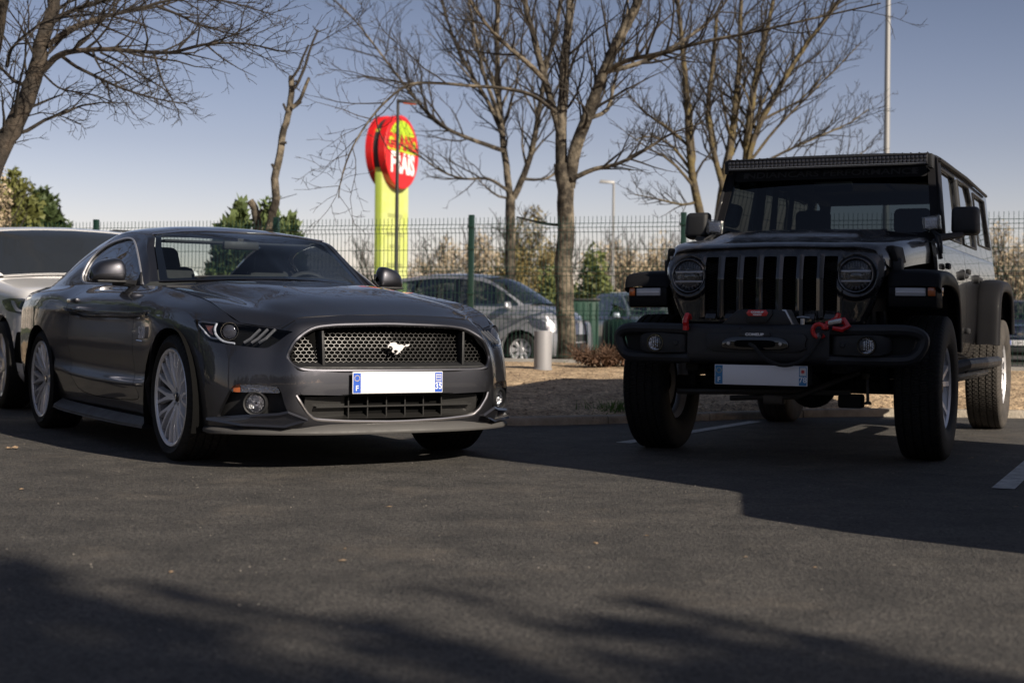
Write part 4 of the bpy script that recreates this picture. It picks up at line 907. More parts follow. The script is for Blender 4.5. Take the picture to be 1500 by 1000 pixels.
# ---- flares
for s in (-1, 1):
    k = lambda m: m if s > 0 else m.mir()
    def flr(path, yi, yo, name, bot):
        rows = []
        for (x, z), (nx, nz) in path:
            rows.append([(x-nx*.03, yi, z-nz*.03), (x, yi+.01, z), (x, (yi+yo)/2, z+.004), (x-nx*.004, yo-.03, z-nz*.006), (x-nx*.02, yo-.006, z-nz*.022), (x-nx*.05, yo, z-nz*.05), (x-nx*.085, yo-.004, z-nz*.085), (x-nx*.085, yo-.03, z-nz*.085), (x-nx*.04, yo-.05, z-nz*.045)])
        m = net(rows, 5, 4).out((path[0][0][0]-.4, (yi+yo)/2, .8)); return obj(name, k(m), FLARE, jeep)
    ff = flr([((.40, .985), (.9, .4)), ((.385, 1.03), (.8, .6)), ((.33, 1.072), (.25, .97)), ((.10, 1.088), (0, 1)), ((-.15, 1.085), (-.1, 1)), ((-.38, 1.04), (-.5, .85)), ((-.50, .93), (-.85, .5)), ((-.56, .78), (-.97, .2)), ((-.60, .62), (-1, .1))], .64, .925, 'front_flare', 0)
    obj('flare_front_face', k(hexa([(.34, .645, .862), (.405, .645, .872), (.36, .90, .868), (.28, .925, .862), (.34, .645, .985), (.41, .645, .985), (.372, .898, .985), (.29, .925, .985)], .010)), FLARE, ff)
    obj('marker_lamp', k(hexa([(.33, .685, .932), (.4155, .685, .932), (.383, .845, .932), (.30, .845, .932), (.33, .685, .978), (.4155, .685, .978), (.384, .845, .978), (.30, .845, .978)], .004)), mat('marker_lens', (.42, .43, .46), .25, coat=.8) if s < 0 else bpy.data.materials['marker_lens'], ff)
    obj('marker_line', k(hexa([(.40, .69, .950), (.4185, .69, .950), (.386, .842, .950), (.36, .842, .950), (.40, .69, .957), (.4185, .69, .957), (.387, .842, .957), (.36, .842, .957)])), mat('marker_line', (.7, .7, .74), .3) if s < 0 else bpy.data.materials['marker_line'], ff)
    obj('side_marker', k(hexa([(.29, .856, .932), (.382, .856, .932), (.372, .893, .932), (.28, .926, .932), (.29, .856, .982), (.383, .856, .982), (.374, .893, .982), (.28, .928, .982)], .004)), AMB, ff)
    x0 = -3.008
    flr([((x0+.57, .64), (1, .05)), ((x0+.545, .78), (.97, .2)), ((x0+.49, .97), (.8, .5)), ((x0+.36, 1.09), (.4, .9)), ((x0+.1, 1.125), (0, 1)), ((x0-.25, 1.115), (-.1, 1)), ((x0-.45, 1.03), (-.7, .7)), ((x0-.55, .86), (-1, .2)), ((x0-.58, .72), (-1, .05))], .765, .935, 'rear_flare', 0)
    il = M()
    for cx, z1 in ((0, 1.06), (x0, 1.09)):
        a = np.linspace(.85, math.pi+.1, 18)
        V = [(cx+(.50 if cx == 0 else .53)*math.cos(t), y, .50+(.56)*math.sin(t)) for t in a for y in (.42, .86)]
        il.add(M(V, [(i*2, i*2+1, i*2+3, i*2+2) for i in range(17)]))
        il.add(M([(cx+.5*math.cos(t), .42, .50+.56*math.sin(t)) for t in a], [tuple(range(18))]))
    obj('inner_fender', k(il), UND, jeep)
    # side step: two tubes with gussets
    stp = tube([(-.48, .83, .50), (-.60, .935, .535), (-2.30, .935, .525), (-2.42, .83, .50)], .038, 10)
    so2 = obj('side_step', k(stp), SATIN, jeep)
    obj('step_rail', k(tube([(-.48, .78, .50), (-.70, .86, .455), (-2.2, .86, .455), (-2.40, .78, .50)], .032, 10).add(tube([(-1.0, .93, .53), (-1.0, .80, .42), (-1.0, .72, .44)], .02, 6)).add(tube([(-1.8, .93, .53), (-1.8, .80, .42), (-1.8, .72, .44)], .02, 6))), SATIN, so2)
# ---- steel bumper
def bx(y): return .80-.17*(abs(y)/.88)**2.2
bp = empty('steel_bumper', None, None); bp.parent = jeep
def P_(y, z, r=0): return (bx(y)-r, y, z)
for s in (-1, 1):
    k = lambda m: m if s > 0 else m.mir()
    path = [P_(y, z, .035) for y, z in smooth_path([(.38, .735), (.60, .738), (.78, .738), (.855, .715), (.868, .67), (.835, .605), (.77, .577), (.60, .575), (.38, .575)], 4)]
    obj('bumper_loop', k(tube(path, .034, 10)), SATIN, bp)
    obj('bumper_backplate', k(hexa([(.60, .36, .60), (.70, .36, .60), (.60, .80, .60), (.52, .80, .60), (.60, .36, .72), (.70, .36, .72), (.60, .84, .72), (.52, .84, .72)])), UND, bp)
    pd = []
    for y, x, zl, zh in ((.40, .70, .61, .70), (.42, .755, .605, .708), (.50, .762, .603, .71), (.58, .752, .600, .714), (.655, .728, .603, .712), (.70, .70, .615, .70), (.715, .67, .63, .685)):
        pd.append([(x-.10, y, zl), (x-.01, y, zl), (x, y, zl+.012), (x+.004, y, (zl+zh)/2), (x, y, zh-.012), (x-.01, y, zh), (x-.10, y, zh)])
    fo = obj('fog_pod', k(net(pd, 4, 3).out((.65, .55, .655))), BLK, jeep)
    c = (.752, .595, .657)
    obj('fog_bezel', k(lathe([(.040, .0), (.043, .012), (.049, .012), (.053, -.01)], 30, 0, c)), GLOSSB, fo)
    rb_ = lathe([(0, -.01), (.02, -.006), (.041, .003)], 24, 0, c)
    for z in np.linspace(-.022, .022, 5): rb_.add(box(c[0]-.004, c[0]+.004, c[1]+z-.003, c[1]+z+.003, c[2]-.03+abs(z)*.4, c[2]+.03-abs(z)*.4, .001))
    obj('fog_reflector', k(rb_), REFL, fo)
    obj('fog_lens', k(dome(c, .042, .012, 0, 24, 4)), LENS, fo)
    obj('parking_sensor', k(lathe([(0, .004), (.012, .004), (.016, .001), (.017, -.004)], 18, 0, (.768, .47, .66))), SATIN, fo)
    obj('frame_bracket', k(box(.30, .68, .34, .42, .56, .68, .01)), UND, bp)
cb = []
for y in np.linspace(-.40, .40, 9):
    x = bx(y)+.0; e = .0
    cb.append([(x-.16, y, .765), (x-.05, y, .768), (x-.012, y, .755), (x, y, .728), (x+.002, y, .66), (x, y, .585), (x-.02, y, .553), (x-.07, y, .545), (x-.16, y, .55)])
obj('bumper_beam', net(cb, 3, 4).out((.65, 0, .66)), SATIN, bp)
obj('winch_plate', prism(smooth_poly([(-.27, .715), (-.10, .717), (.10, .717), (.27, .715), (.275, .66), (.23, .615), (-.23, .615), (-.275, .66)], 2), 0, .79, .808, .004), SATIN, bp)
hw = prism(smooth_poly([(-.185, .66), (-.16, .688), (-.09, .70), (.09, .70), (.16, .688), (.185, .66), (.15, .628), (-.15, .628)], 3), 0, .80, .822, .006)
fl_ = obj('fairlead', hw, GLOSSB, jeep)
obj('fairlead_slot', prism(smooth_poly([(-.115, .66), (-.10, .678), (0, .681), (.10, .678), (.115, .66), (.10, .642), (0, .639), (-.10, .642)], 3), 0, .815, .8235, .003), DARK, fl_)
obj('fairlead_bolt', lathe([(0, .012), (.010, .011), (.013, .004), (.013, 0)], 6, 0, (.822, -.145, .66)).add(lathe([(0, .012), (.010, .011), (.013, .004), (.013, 0)], 6, 0, (.822, .145, .66))), STEEL, fl_)
obj('fairlead_tab', prism([(-.09, .70), (-.08, .722), (.08, .722), (.09, .70)], 0, .805, .826, .002), SATIN, fl_)
TJ = lambda s, x, y, z, sz, k=1.0: place(text_m(s, sz, .0009, .0008).map(lambda a, b, c: (a*k, b, c)), (x, y, z), (0, 1, 0), (0, 0, 1))
obj('fairlead_text', TJ('COMEUP', .8275, 0, .7105, .019, 1.35), WHITEP, fl_)
wn = empty('winch', None, None); wn.parent = jeep
obj('winch_cover', prism([(-.21, .765), (-.12, .845), (-.08, .85), (.10, .85), (.15, .842), (.19, .765)], 0, .60, .755, .008), SATIN, wn)
obj('winch_badge_plate', prism([(-.075, .85), (-.075, .80), (-.05, .775), (.05, .775), (.085, .82), (.08, .85)], 0, .755, .768, .003), SATIN, wn)
obj('winch_badge', prism([(-.062, .829), (-.05, .846), (.05, .846), (.062, .829), (.05, .812), (-.05, .812)], 0, .766, .773, .0015), RED, wn)
obj('winch_badge_text', TJ('COMEUP', .7735, 0, .8335, .013, 1.35).add(TJ('WINCH', .7735, 0, .8195, .010, 1.35)), WHITEP, wn)
obj('winch_drum_end', prism([(.16, .765), (.13, .85), (.155, .85), (.20, .765)], 0, .62, .75, .004), STEEL, wn)
obj('clutch_lever', tube([(.70, .235, .765), (.70, .235, .80)], .012, 8).add(tube([(.70, .205, .806), (.70, .235, .81), (.70, .275, .804)], .006, 6)), STEEL, wn)
obj('winch_rope', tube(smooth_path([(.815, -.03, .66), (.85, .01, .64), (.862, .07, .58), (.855, .17, .545), (.835, .27, .575), (.825, .335, .65), (.81, .365, .72)], 5), .011, 8), mat('rope', (.02, .02, .02), .8, bump=.6, bs=400), wn)
sh = tube(smooth_path([(.77, -.405, .74), (.80, -.405, .775), (.775, -.40, .815), (.735, -.40, .80)], 3), .016, 8).add(tube([(.79, -.405, .73), (.79, -.405, .79)], .017, 8)); obj('tow_hook', sh, RED, bp)
hk = tube([(.80+.004*math.sin(t), .35+.034*math.cos(t), .735+.036*math.sin(t)) for t in np.linspace(.3, 5.6, 14)], .012, 8)
hk.add(tube([(.79, .385, .77), (.78, .43, .79), (.765, .475, .79), (.77, .50, .762), (.78, .47, .742), (.79, .42, .75)], [.014, .017, .02, .018, .016, .012], 8)).add(tube([(.74, .43, .79), (.75, .445, .83)], [.02, .012], 8)).add(box(.775, .80, .36, .40, .74, .775, .008))
hko = obj('winch_hook', hk, RED, jeep); obj('hook_pin', hexa([(.79, .40, .765), (.81, .40, .765), (.80, .47, .775), (.78, .47, .775), (.79, .40, .79), (.81, .40, .79), (.80, .47, .805), (.78, .47, .805)], .004).add(tube([(.80, .345, .715), (.83, .36, .70)], .01, 6)), STEEL, hko)
obj('beam_bolt', lathe([(0, .003), (.006, .002), (.007, -.002)], 8, 0, (.795, -.09, .745)).add(lathe([(0, .003), (.006, .002), (.007, -.002)], 8, 0, (.795, .09, .745))), BLK, bp)
pj = plate(jeep, (.80, .03, .487), 0, '78', wht=mat('plate_white_grey', (.76, .76, .78), .45), blue=mat('plate_blue_teal', (.03, .19, .40), .4))
obj('region_badge', box(.0048, .0054, .218, .252, .002, .046), mat('badge_white', (.6, .6, .6), .4), pj)
rs_ = M([(.0058, .235, .024)]+[(.0058, .235+(.015 if k % 2 == 0 else .007)*math.cos(k*math.pi/8), .024+(.015 if k % 2 == 0 else .007)*math.sin(k*math.pi/8)) for k in range(16)], [(0, k+1, (k+1) % 16+1) for k in range(16)])
obj('region_mark', rs_, RED, pj)
obj('plate_mount', box(.68, .79, -.23, .29, .435, .548, .006), UND, jeep)
# ---- underneath
un = tube([(0, -.70, .41), (0, .70, .41)], .045, 10).add(tube([(-3.008, -.70, .41), (-3.008, .70, .41)], .05, 10)); obj('axle_tube', un, UND, jeep)
obj('differential', lathe([(0, -.15), (.09, -.12), (.135, -.03), (.135, .05), (.08, .14), (0, .15)], 20, 0, (0, .14, .41)), UND, jeep)
obj('rear_differential', lathe([(0, -.15), (.10, -.10), (.14, 0), (.09, .14), (0, .15)], 20, 0, (-3.008, 0, .41)), UND, jeep)
obj('chassis_rail', box(-3.5, .62, -.46, -.38, .50, .62, .01).add(box(-3.5, .62, .38, .46, .50, .62, .01)).add(box(-.4, -.15, -.4, .4, .42, .55, .02)).add(box(-2.2, -1.2, -.35, .35, .40, .55, .03)).add(box(.15, .45, -.40, .40, .50, .78, .02)).add(box(-.7, .44, -.5, .5, .62, 1.12)), UND, jeep)
spg = M()
for s in (-1, 1): spg.add(tube([(.02+.055*math.cos(t), s*.48+.055*math.sin(t), .46+t*.0085) for t in np.linspace(0, 36, 110)], .008, 5))
obj('coil_spring', spg, UND, jeep)
obj('shock_absorber', tube([(.10, -.58, .40), (.10, -.55, .85)], .028, 8).add(tube([(.10, .58, .40), (.10, .55, .85)], .028, 8)), UND, jeep)
obj('steering_link', tube([(.20, -.64, .36), (.20, .40, .38)], .018, 8).add(tube([(.24, -.30, .33), (.24, .10, .35), (.24, .46, .50)], .016, 8)).add(box(.18, .26, -.10, .02, .30, .36, .01)), mat('worn_steel', (.10, .095, .09), .5, .6), jeep)
obj('sway_link', tube([(.30, .52, .33), (.30, .515, .46)], .009, 6).add(dome((.30, .52, .32), .022, .02, 2)), bpy.data.materials['worn_steel'], jeep)
obj('ball_joint', box(.12, .22, .33, .47, .29, .37, .015), UND, jeep)
# ---- cabin
obj('dashboard', hexa([(-1.30, -.70, 1.02), (-.95, -.70, 1.02), (-.95, .70, 1.02), (-1.30, .70, 1.02), (-1.25, -.70, 1.27), (-.93, -.70, 1.32), (-.93, .70, 1.32), (-1.25, .70, 1.27)], .03), SEAT, jeep)
for x, y in ((-1.75, -.36), (-1.75, .36)):
    s0 = obj('seat', box(x-.25, x+.28, y-.25, y+.25, .75, .95, .05).add(hexa([(x-.28, y-.24, .9), (x-.12, y-.24, .9), (x-.12, y+.24, .9), (x-.28, y+.24, .9), (x-.42, y-.20, 1.42), (x-.30, y-.20, 1.44), (x-.30, y+.20, 1.44), (x-.42, y+.20, 1.42)], .045)), SEAT, jeep)
    obj('headrest', box(x-.44, x-.34, y-.13, y+.13, 1.44, 1.62, .04, 3), SEAT, s0)
obj('rear_seat', box(-2.75, -2.60, -.6, .6, .8, 1.38, .05), SEAT, jeep)
steering(jeep, (-1.38, .36, 1.20), rad(-25))
obj('roll_bar', tube([(-1.10, -.62, 1.80), (-2.0, -.60, 1.82), (-3.6, -.58, 1.80)], .035, 8).add(tube([(-1.10, .62, 1.80), (-2.0, .60, 1.82), (-3.6, .58, 1.80)], .035, 8)).add(tube([(-2.0, -.66, 1.1), (-2.0, -.60, 1.82), (-2.0, .60, 1.82), (-2.0, .66, 1.1)], .035, 8)), BLK, jeep)
obj('rear_view_mirror', box(-1.16, -1.13, -.13, .13, 1.66, 1.73, .012), BLK, jeep)
# ================================================================ ground
def ground_mat(name, cols, scale, speck, rough=.9, bump=.6, bscale=90, stain=.35):
    m = bpy.data.materials.new(name); m.use_nodes = True; n = m.node_tree.nodes; l = m.node_tree.links; p = n['Principled BSDF']; p.inputs['Roughness'].default_value = rough
    tc = n.new('ShaderNodeTexCoord')
    def nz(s, d=8, r=.6):
        t = n.new('ShaderNodeTexNoise'); t.inputs['Scale'].default_value = s; t.inputs['Detail'].default_value = d; t.inputs['Roughness'].default_value = r; l.new(tc.outputs['Object'], t.inputs['Vector']); return t
    a = nz(scale); r = n.new('ShaderNodeValToRGB'); r.color_ramp.elements[0].position = .3; r.color_ramp.elements[1].position = .7
    r.color_ramp.elements[0].color = (*cols[0], 1); r.color_ramp.elements[1].color = (*cols[1], 1); l.new(a.outputs[0], r.inputs[0])
    v = n.new('ShaderNodeTexVoronoi'); v.inputs['Scale'].default_value = speck; l.new(tc.outputs['Object'], v.inputs['Vector'])
    sr = n.new('ShaderNodeValToRGB'); sr.color_ramp.elements[0].position = .0; sr.color_ramp.elements[1].position = 1; sr.color_ramp.elements[0].color = (.35, .35, .35, 1); sr.color_ramp.elements[1].color = (1.9, 1.85, 1.75, 1)
    sx = n.new('ShaderNodeSeparateColor'); l.new(v.outputs['Color'], sx.inputs[0]); l.new(sx.outputs[0], sr.inputs[0])
    mx = n.new('ShaderNodeMix'); mx.data_type = 'RGBA'; mx.blend_type = 'MULTIPLY'; mx.inputs[0].default_value = 1; l.new(r.outputs[0], mx.inputs[6]); l.new(sr.outputs[0], mx.inputs[7])
    st = nz(1.4, 12, .75); s2 = n.new('ShaderNodeMapRange'); s2.inputs[1].default_value = .53; s2.inputs[2].default_value = .72; s2.inputs[3].default_value = 0; s2.inputs[4].default_value = stain; l.new(st.outputs[0], s2.inputs[0])
    m2 = n.new('ShaderNodeMix'); m2.data_type = 'RGBA'; l.new(s2.outputs[0], m2.inputs[0]); l.new(mx.outputs[2], m2.inputs[6]); m2.inputs[7].default_value = (*cols[2], 1)
    l.new(m2.outputs[2], p.inputs['Base Color'])
    b1 = nz(bscale, 6, .7); bm = n.new('ShaderNodeBump'); bm.inputs['Strength'].default_value = bump; bm.inputs['Distance'].default_value = .012; l.new(b1.outputs[0], bm.inputs['Height'])
    b0 = n.new('ShaderNodeBump'); b0.inputs['Strength'].default_value = bump*.7; b0.inputs['Distance'].default_value = .006; l.new(v.outputs['Distance'], b0.inputs['Height']); l.new(bm.outputs[0], b0.inputs['Normal']); l.new(b0.outputs[0], p.inputs['Normal'])
    return m
ASPH = ground_mat('asphalt', [(.030, .029, .028), (.070, .066, .062), (.16, .135, .108)], 3.4, 125, .80, 1.0, 42, .6)
SOIL = ground_mat('dry_soil', [(.20, .14, .085), (.50, .38, .25), (.33, .24, .15)], 5, 60, .95, 1, 28, .5)
GRASS = ground_mat('rough_grass', [(.05, .075, .02), (.12, .13, .045), (.16, .13, .07)], 3, 30, .95, 1, 30, .6)
obj('ground', M([(-900, -300, -.03), (900, -300, -.03), (900, 1500, -.03), (-900, 1500, -.03)], [(0, 1, 2, 3)]), GRASS, kind='structure')
obj('car_park', M([(-60, -40, 0), (60, -40, 0), (60, 75, 0), (-60, 75, 0)], [(0, 1, 2, 3)]), ASPH, kind='structure')
KP = smooth_path([(-16, 19.5), (-9, 17.2), (-4, 15.6), (-1.7, 14.3), (-.85, 12.8), (-.42, 11.3), (-.05, 10.95), (.6, 11.2), (1.5, 11.75), (2.86, 12.5), (4.3, 12.55), (8, 12.1), (14, 10.5)], 8)
FA = np.array([-.48, 17.2]); FD = np.array([.958, -.287])
def kerb_mesh():
    V = []; 
    for i, p in enumerate(KP):
        a = np.array(KP[max(i-1, 0)]); b = np.array(KP[min(i+1, len(KP)-1)]); t = (b-a)/np.linalg.norm(b-a); nn = np.array([-t[1], t[0]])
        for o, z in ((0, -.01), (0, .045), (.012, .062), (.10, .066), (.12, .05)): V.append((p[0]+nn[0]*o, p[1]+nn[1]*o, z))
    n = len(KP); return M(V, [(i*5+j, i*5+j+1, i*5+j+6, i*5+j+5) for i in range(n-1) for j in range(4)])
def kerb_stones():
    P = np.array(KP); s = np.concatenate([[0], np.cumsum(np.linalg.norm(np.diff(P, axis=0), axis=1))]); m = M(); k = 0.; R = random.Random(2)
    while k < s[-1]-1:
        V = []; dz = R.uniform(-.006, .006)
        for q in np.linspace(k+.006, k+.994, 5):
            a = np.array([np.interp(q-.02, s, P[:, i]) for i in (0, 1)]); b = np.array([np.interp(q+.02, s, P[:, i]) for i in (0, 1)]); t = (b-a)/np.linalg.norm(b-a); nn = np.array([-t[1], t[0]]); c = (a+b)/2
            for o, z in ((0, -.01), (0, .048+dz), (.006, .060+dz), (.014, .066+dz), (.10, .068+dz), (.12, .06+dz), (.12, -.01)): V.append((c[0]+nn[0]*o, c[1]+nn[1]*o, z))
        F = [(i*7+j, i*7+j+1, i*7+j+8, i*7+j+7) for i in range(4) for j in range(6)]+[tuple(range(7)), tuple(range(28, 35))[::-1]]
        m.add(M(V, F)); k += 1.
    return m
KERB = mat('kerb_concrete', (.40, .35, .28), .9, var=.45, vs=7, bump=.5, bs=60)
obj('kerb', kerb_stones(), KERB, kind='structure')
V = []; NT = 46
for i, p in enumerate(KP):
    p = np.array(p); tt = (p-FA)@FD; q = FA+FD*((i/(len(KP)-1))*30-15.5)
    a = np.array(KP[max(i-1, 0)]); b = np.array(KP[min(i+1, len(KP)-1)]); t = (b-a)/np.linalg.norm(b-a); nn = np.array([-t[1], t[0]]); p0 = p+nn*.115
    q2 = q+np.array([.3, 1])*3.2
    for j in range(NT+1):
        u = j/NT
        if u < .6: s_ = u/.6; P = p0*(1-s_)+q*s_; z = .052+.275*(s_**.8)
        else: s_ = (u-.6)/.4; P = q*(1-s_)+q2*s_; z = .327-.345*s_*s_*(3-2*s_)
        if 0 < j < NT: z += .022*noise.noise(Vector((P[0]*3, P[1]*3, 0)))+.012*noise.noise(Vector((P[0]*11, P[1]*11, 4)))
        V.append((P[0], P[1], z))
n = len(KP); obj('dirt_bed', M(V, [(i*(NT+1)+j, (i+1)*(NT+1)+j, (i+1)*(NT+1)+j+1, i*(NT+1)+j+1) for i in range(n-1) for j in range(NT)]), SOIL, kind='structure')
BEDV = np.array(V)
def bedz(x, y):
    k = np.argsort((BEDV[:, 0]-x)**2+(BEDV[:, 1]-y)**2)[:3]; return float(BEDV[k, 2].mean())
WL = mat('line_paint', (.62, .62, .60), .8, var=.5, vs=14, bump=.3, bs=90)
def line(a, b, w_=.105):
    a = np.array(a); b = np.array(b); t = (b-a)/np.linalg.norm(b-a); nn = np.array([-t[1], t[0]])*w_/2
    return M([(*(a-nn), .004), (*(a+nn), .004), (*(b+nn), .004), (*(b-nn), .004)], [(0, 3, 2, 1)])
obj('bay_line', line((.72, 9.42), (1.95, 11.72)), WL, kind='structure')
obj('bay_line', line((2.32, 6.93), (4.55, 11.85)), WL, kind='structure')
# leaves, stones and clods
def scatter(n, fn, s0, s1, flat=.3, seed=1):
    R = random.Random(seed); V = []; F = []
    for i in range(n):
        x, y, z = fn(R); s = R.uniform(s0, s1); a = R.uniform(0, 6.28); k = len(V); c_, s_ = math.cos(a), math.sin(a)
        pts = [(-1, -.5, 0), (.2, -.7, .3), (1, .1, .1), (.1, .7, .5), (0, 0, 1)]
        for px_, py_, pz_ in pts: V.append((x+(px_*c_-py_*s_)*s*R.uniform(.7, 1), y+(px_*s_+py_*c_)*s*.8, z+pz_*s*flat))
        F += [(k, k+1, k+4), (k+1, k+2, k+4), (k+2, k+3, k+4), (k+3, k, k+4)]
    return M(V, F)
def onlot(R):
    while 1:
        d = 3+R.random()**.7*9; x = R.uniform(-.37, .37)*d
        return (x, d, .003)
LEAF = mat('dead_leaf', (.34, .24, .15), .9, var=.6, vs=3, col2=(.18, .12, .07))
STONE = mat('pale_gravel', (.34, .31, .27), .9, var=.4, vs=5)
obj('loose_gravel', scatter(620, onlot, .002, .0065, .6, 3), STONE, label='pale grit and small stones scattered over the asphalt', cat='gravel', kind='stuff', ang=10, weld=0)
obj('fallen_leaves', scatter(34, onlot, .008, .022, .25, 9).add(scatter(5, lambda R: (-2.95+R.uniform(-.08, .08), 8.55+R.uniform(-.05, .05), .004), .02, .04, .4, 4)), LEAF, label='dry leaves fallen on the asphalt in front of the cars', cat='leaves', kind='stuff', ang=10, weld=0)
def onbed(R):
    i = R.randrange(20, len(BEDV)); v = BEDV[i]; 
    while (i % (NT+1)) > 30: i = R.randrange(20, len(BEDV)); v = BEDV[i]
    return (v[0]+R.uniform(-.2, .2), v[1]+R.uniform(-.12, .12), v[2]-.004)
obj('leaf_litter', scatter(8000, onbed, .007, .024, .55, 5), mat('litter', (.30, .21, .13), .95, var=.75, vs=2.5, col2=(.07, .045, .03)), label='brown leaf litter and clods covering the bed behind the kerb', cat='leaf litter', kind='stuff', ang=10, weld=0)
gt = M()
R = random.Random(5)
for k in range(700):
    if k < 260: x, y = .93+R.gauss(0, .16), 11.75+R.gauss(0, .10)
    else:
        t = R.uniform(-4, 12); q = FA+FD*t; x, y = q[0]+R.gauss(0, .08), q[1]+R.uniform(-.05, 1.0)
    z = bedz(x, y) if k % 6 == 0 or k < 260 else z; h = R.uniform(.03, .09); a = R.uniform(0, 6.28)
    gt.add(M([(x-.006*math.cos(a), y-.006*math.sin(a), z-.01), (x+.006*math.cos(a), y+.006*math.sin(a), z-.01), (x+R.gauss(0, .03), y+R.gauss(0, .03), z+h)], [(0, 1, 2)]))
obj('grass_tufts', gt, mat('grass_blade', (.10, .20, .03), .7, var=.5, vs=4), label='sparse green grass along the fence foot and kerb', cat='grass', kind='stuff', weld=0)
# ---------------------------------------------------------------- fence
GRN = mat('green_coating', (.006, .035, .022), .4, coat=.3)
GRP = mat('green_post', (.007, .028, .018), .42, coat=.3)
FZ0, FZ1 = .37, 2.0
pan = None; W_ = 2.5
def bay_mesh():
    m = M(); zf = [FZ1-.13, FZ1-.63, FZ1-1.13]   # fold centres
    zs_ = [(FZ0, 0), (FZ1, 0)]
    prof = []
    for z in [FZ0]+sum([[c-.05, c, c+.05] for c in zf[::-1]], [])+[FZ1]: prof.append((z, -.035 if any(abs(z-c) < .001 for c in zf) else 0))
    n = 49; r = .0026
    for i in range(n):
        x = .05+i*.05; V = []; 
        for z, o in prof: V += [(x-r, o-r, z), (x+r, o-r, z), (x+r, o+r, z), (x-r, o+r, z)]
        F = [(k*4+j, k*4+(j+1) % 4, (k+1)*4+(j+1) % 4, (k+1)*4+j) for k in range(len(prof)-1) for j in range(4)]
        m.add(M(V, F))
    hz = sum([[(c-.05, 0), (c, -.035), (c+.05, 0)] for c in zf], [])+[(zf[0]-.25, 0), (zf[1]-.25, 0), (FZ0+.03, 0)]
    for z, o in hz: m.add(box(.02, W_-.02, o-.009, o-.003, z-.003, z+.003))
    return m
BM_ = bay_mesh()
fence = bpy.data.objects.new('wire_fence', None); COL.objects.link(fence); tag(fence, 'green welded wire mesh fence with folded bays and square posts behind the dirt bed', 'fence')
fence.location = (FA[0], FA[1], 0); fence.rotation_euler = (0, 0, math.atan2(FD[1], FD[0]))
post_m = box(-.03, .03, -.045, .015, .1, 2.03, .004).add(sum([[box(-.045, .045, -.05, -.02, z, z+.035, .004)] for z in (.6, 1.1, 1.62, 1.88)], [])[0])
for z in (.6, 1.1, 1.62, 1.88): post_m.add(box(-.04, .04, -.055, -.03, z, z+.03, .004))
pm0 = obj('mesh_panel', BM_, GRN, fence, weld=0); pp0 = obj('fence_post', post_m, GRP, fence)
pm0.location = (0, 0, 0); pp0.location = (0, 0, 0)
for k in range(-6, 6):
    if k == 0: continue
    a = pm0.copy(); COL.objects.link(a); a.location.x = k*W_; b = pp0.copy(); COL.objects.link(b); b.location.x = k*W_
pl_ = obj('concrete_plinth', box(-15, 15, -.03, .03, .22, .365, .006), mat('plinth_concrete', (.30, .29, .27), .9, var=.3, vs=6, bump=.3), fence)
# bollard
bo = empty('bollard', 'short grey cylindrical bollard standing in the dirt before the fence', 'bollard')
bq = at(795, 533, 15.75); bo.location = (bq[0], bq[1], bedz(bq[0], bq[1])-.01)
GM = mat('grey_metal', (.27, .27, .28), .5, .2, rv=.2, vs=8)
obj('bollard_body', lathe([(0, .425), (.085, .425), (.093, .42), (.095, .41), (.095, 0)], 32, 2), GM, bo)
obj('bollard_collar', lathe([(.097, .0), (.102, .004), (.102, .02), (.096, .024)], 32, 2), GM, bo)
# ================================================================ bare trees
BARK = mat('bark', (.065, .05, .036), .9, var=.6, vs=5, bump=1, bs=22, col2=(.025, .02, .015))
BARKP = mat('pale_bark', (.165, .138, .10), .9, var=.72, vs=4.5, bump=1, bs=16, col2=(.03, .024, .017), vdet=10)
BARKY = mat('lichen_bark', (.13, .10, .04), .9, var=.7, vs=4, bump=.8, bs=22, col2=(.07, .055, .035))
TWIG = mat('twig_bark', (.036, .029, .022), .85, var=.4, vs=3)
for m_ in (BARK, BARKP, BARKY):
    for n_ in m_.node_tree.nodes:
        if n_.type == 'VALTORGB': n_.color_ramp.elements[0].position = .44; n_.color_ramp.elements[1].position = .60
        if n_.type == 'TEX_NOISE' and n_.inputs['Scale'].default_value > 10: n_.inputs['Scale'].default_value = 9; n_.inputs['Detail'].default_value = 10
        if n_.type == 'BUMP': n_.inputs['Distance'].default_value = .05
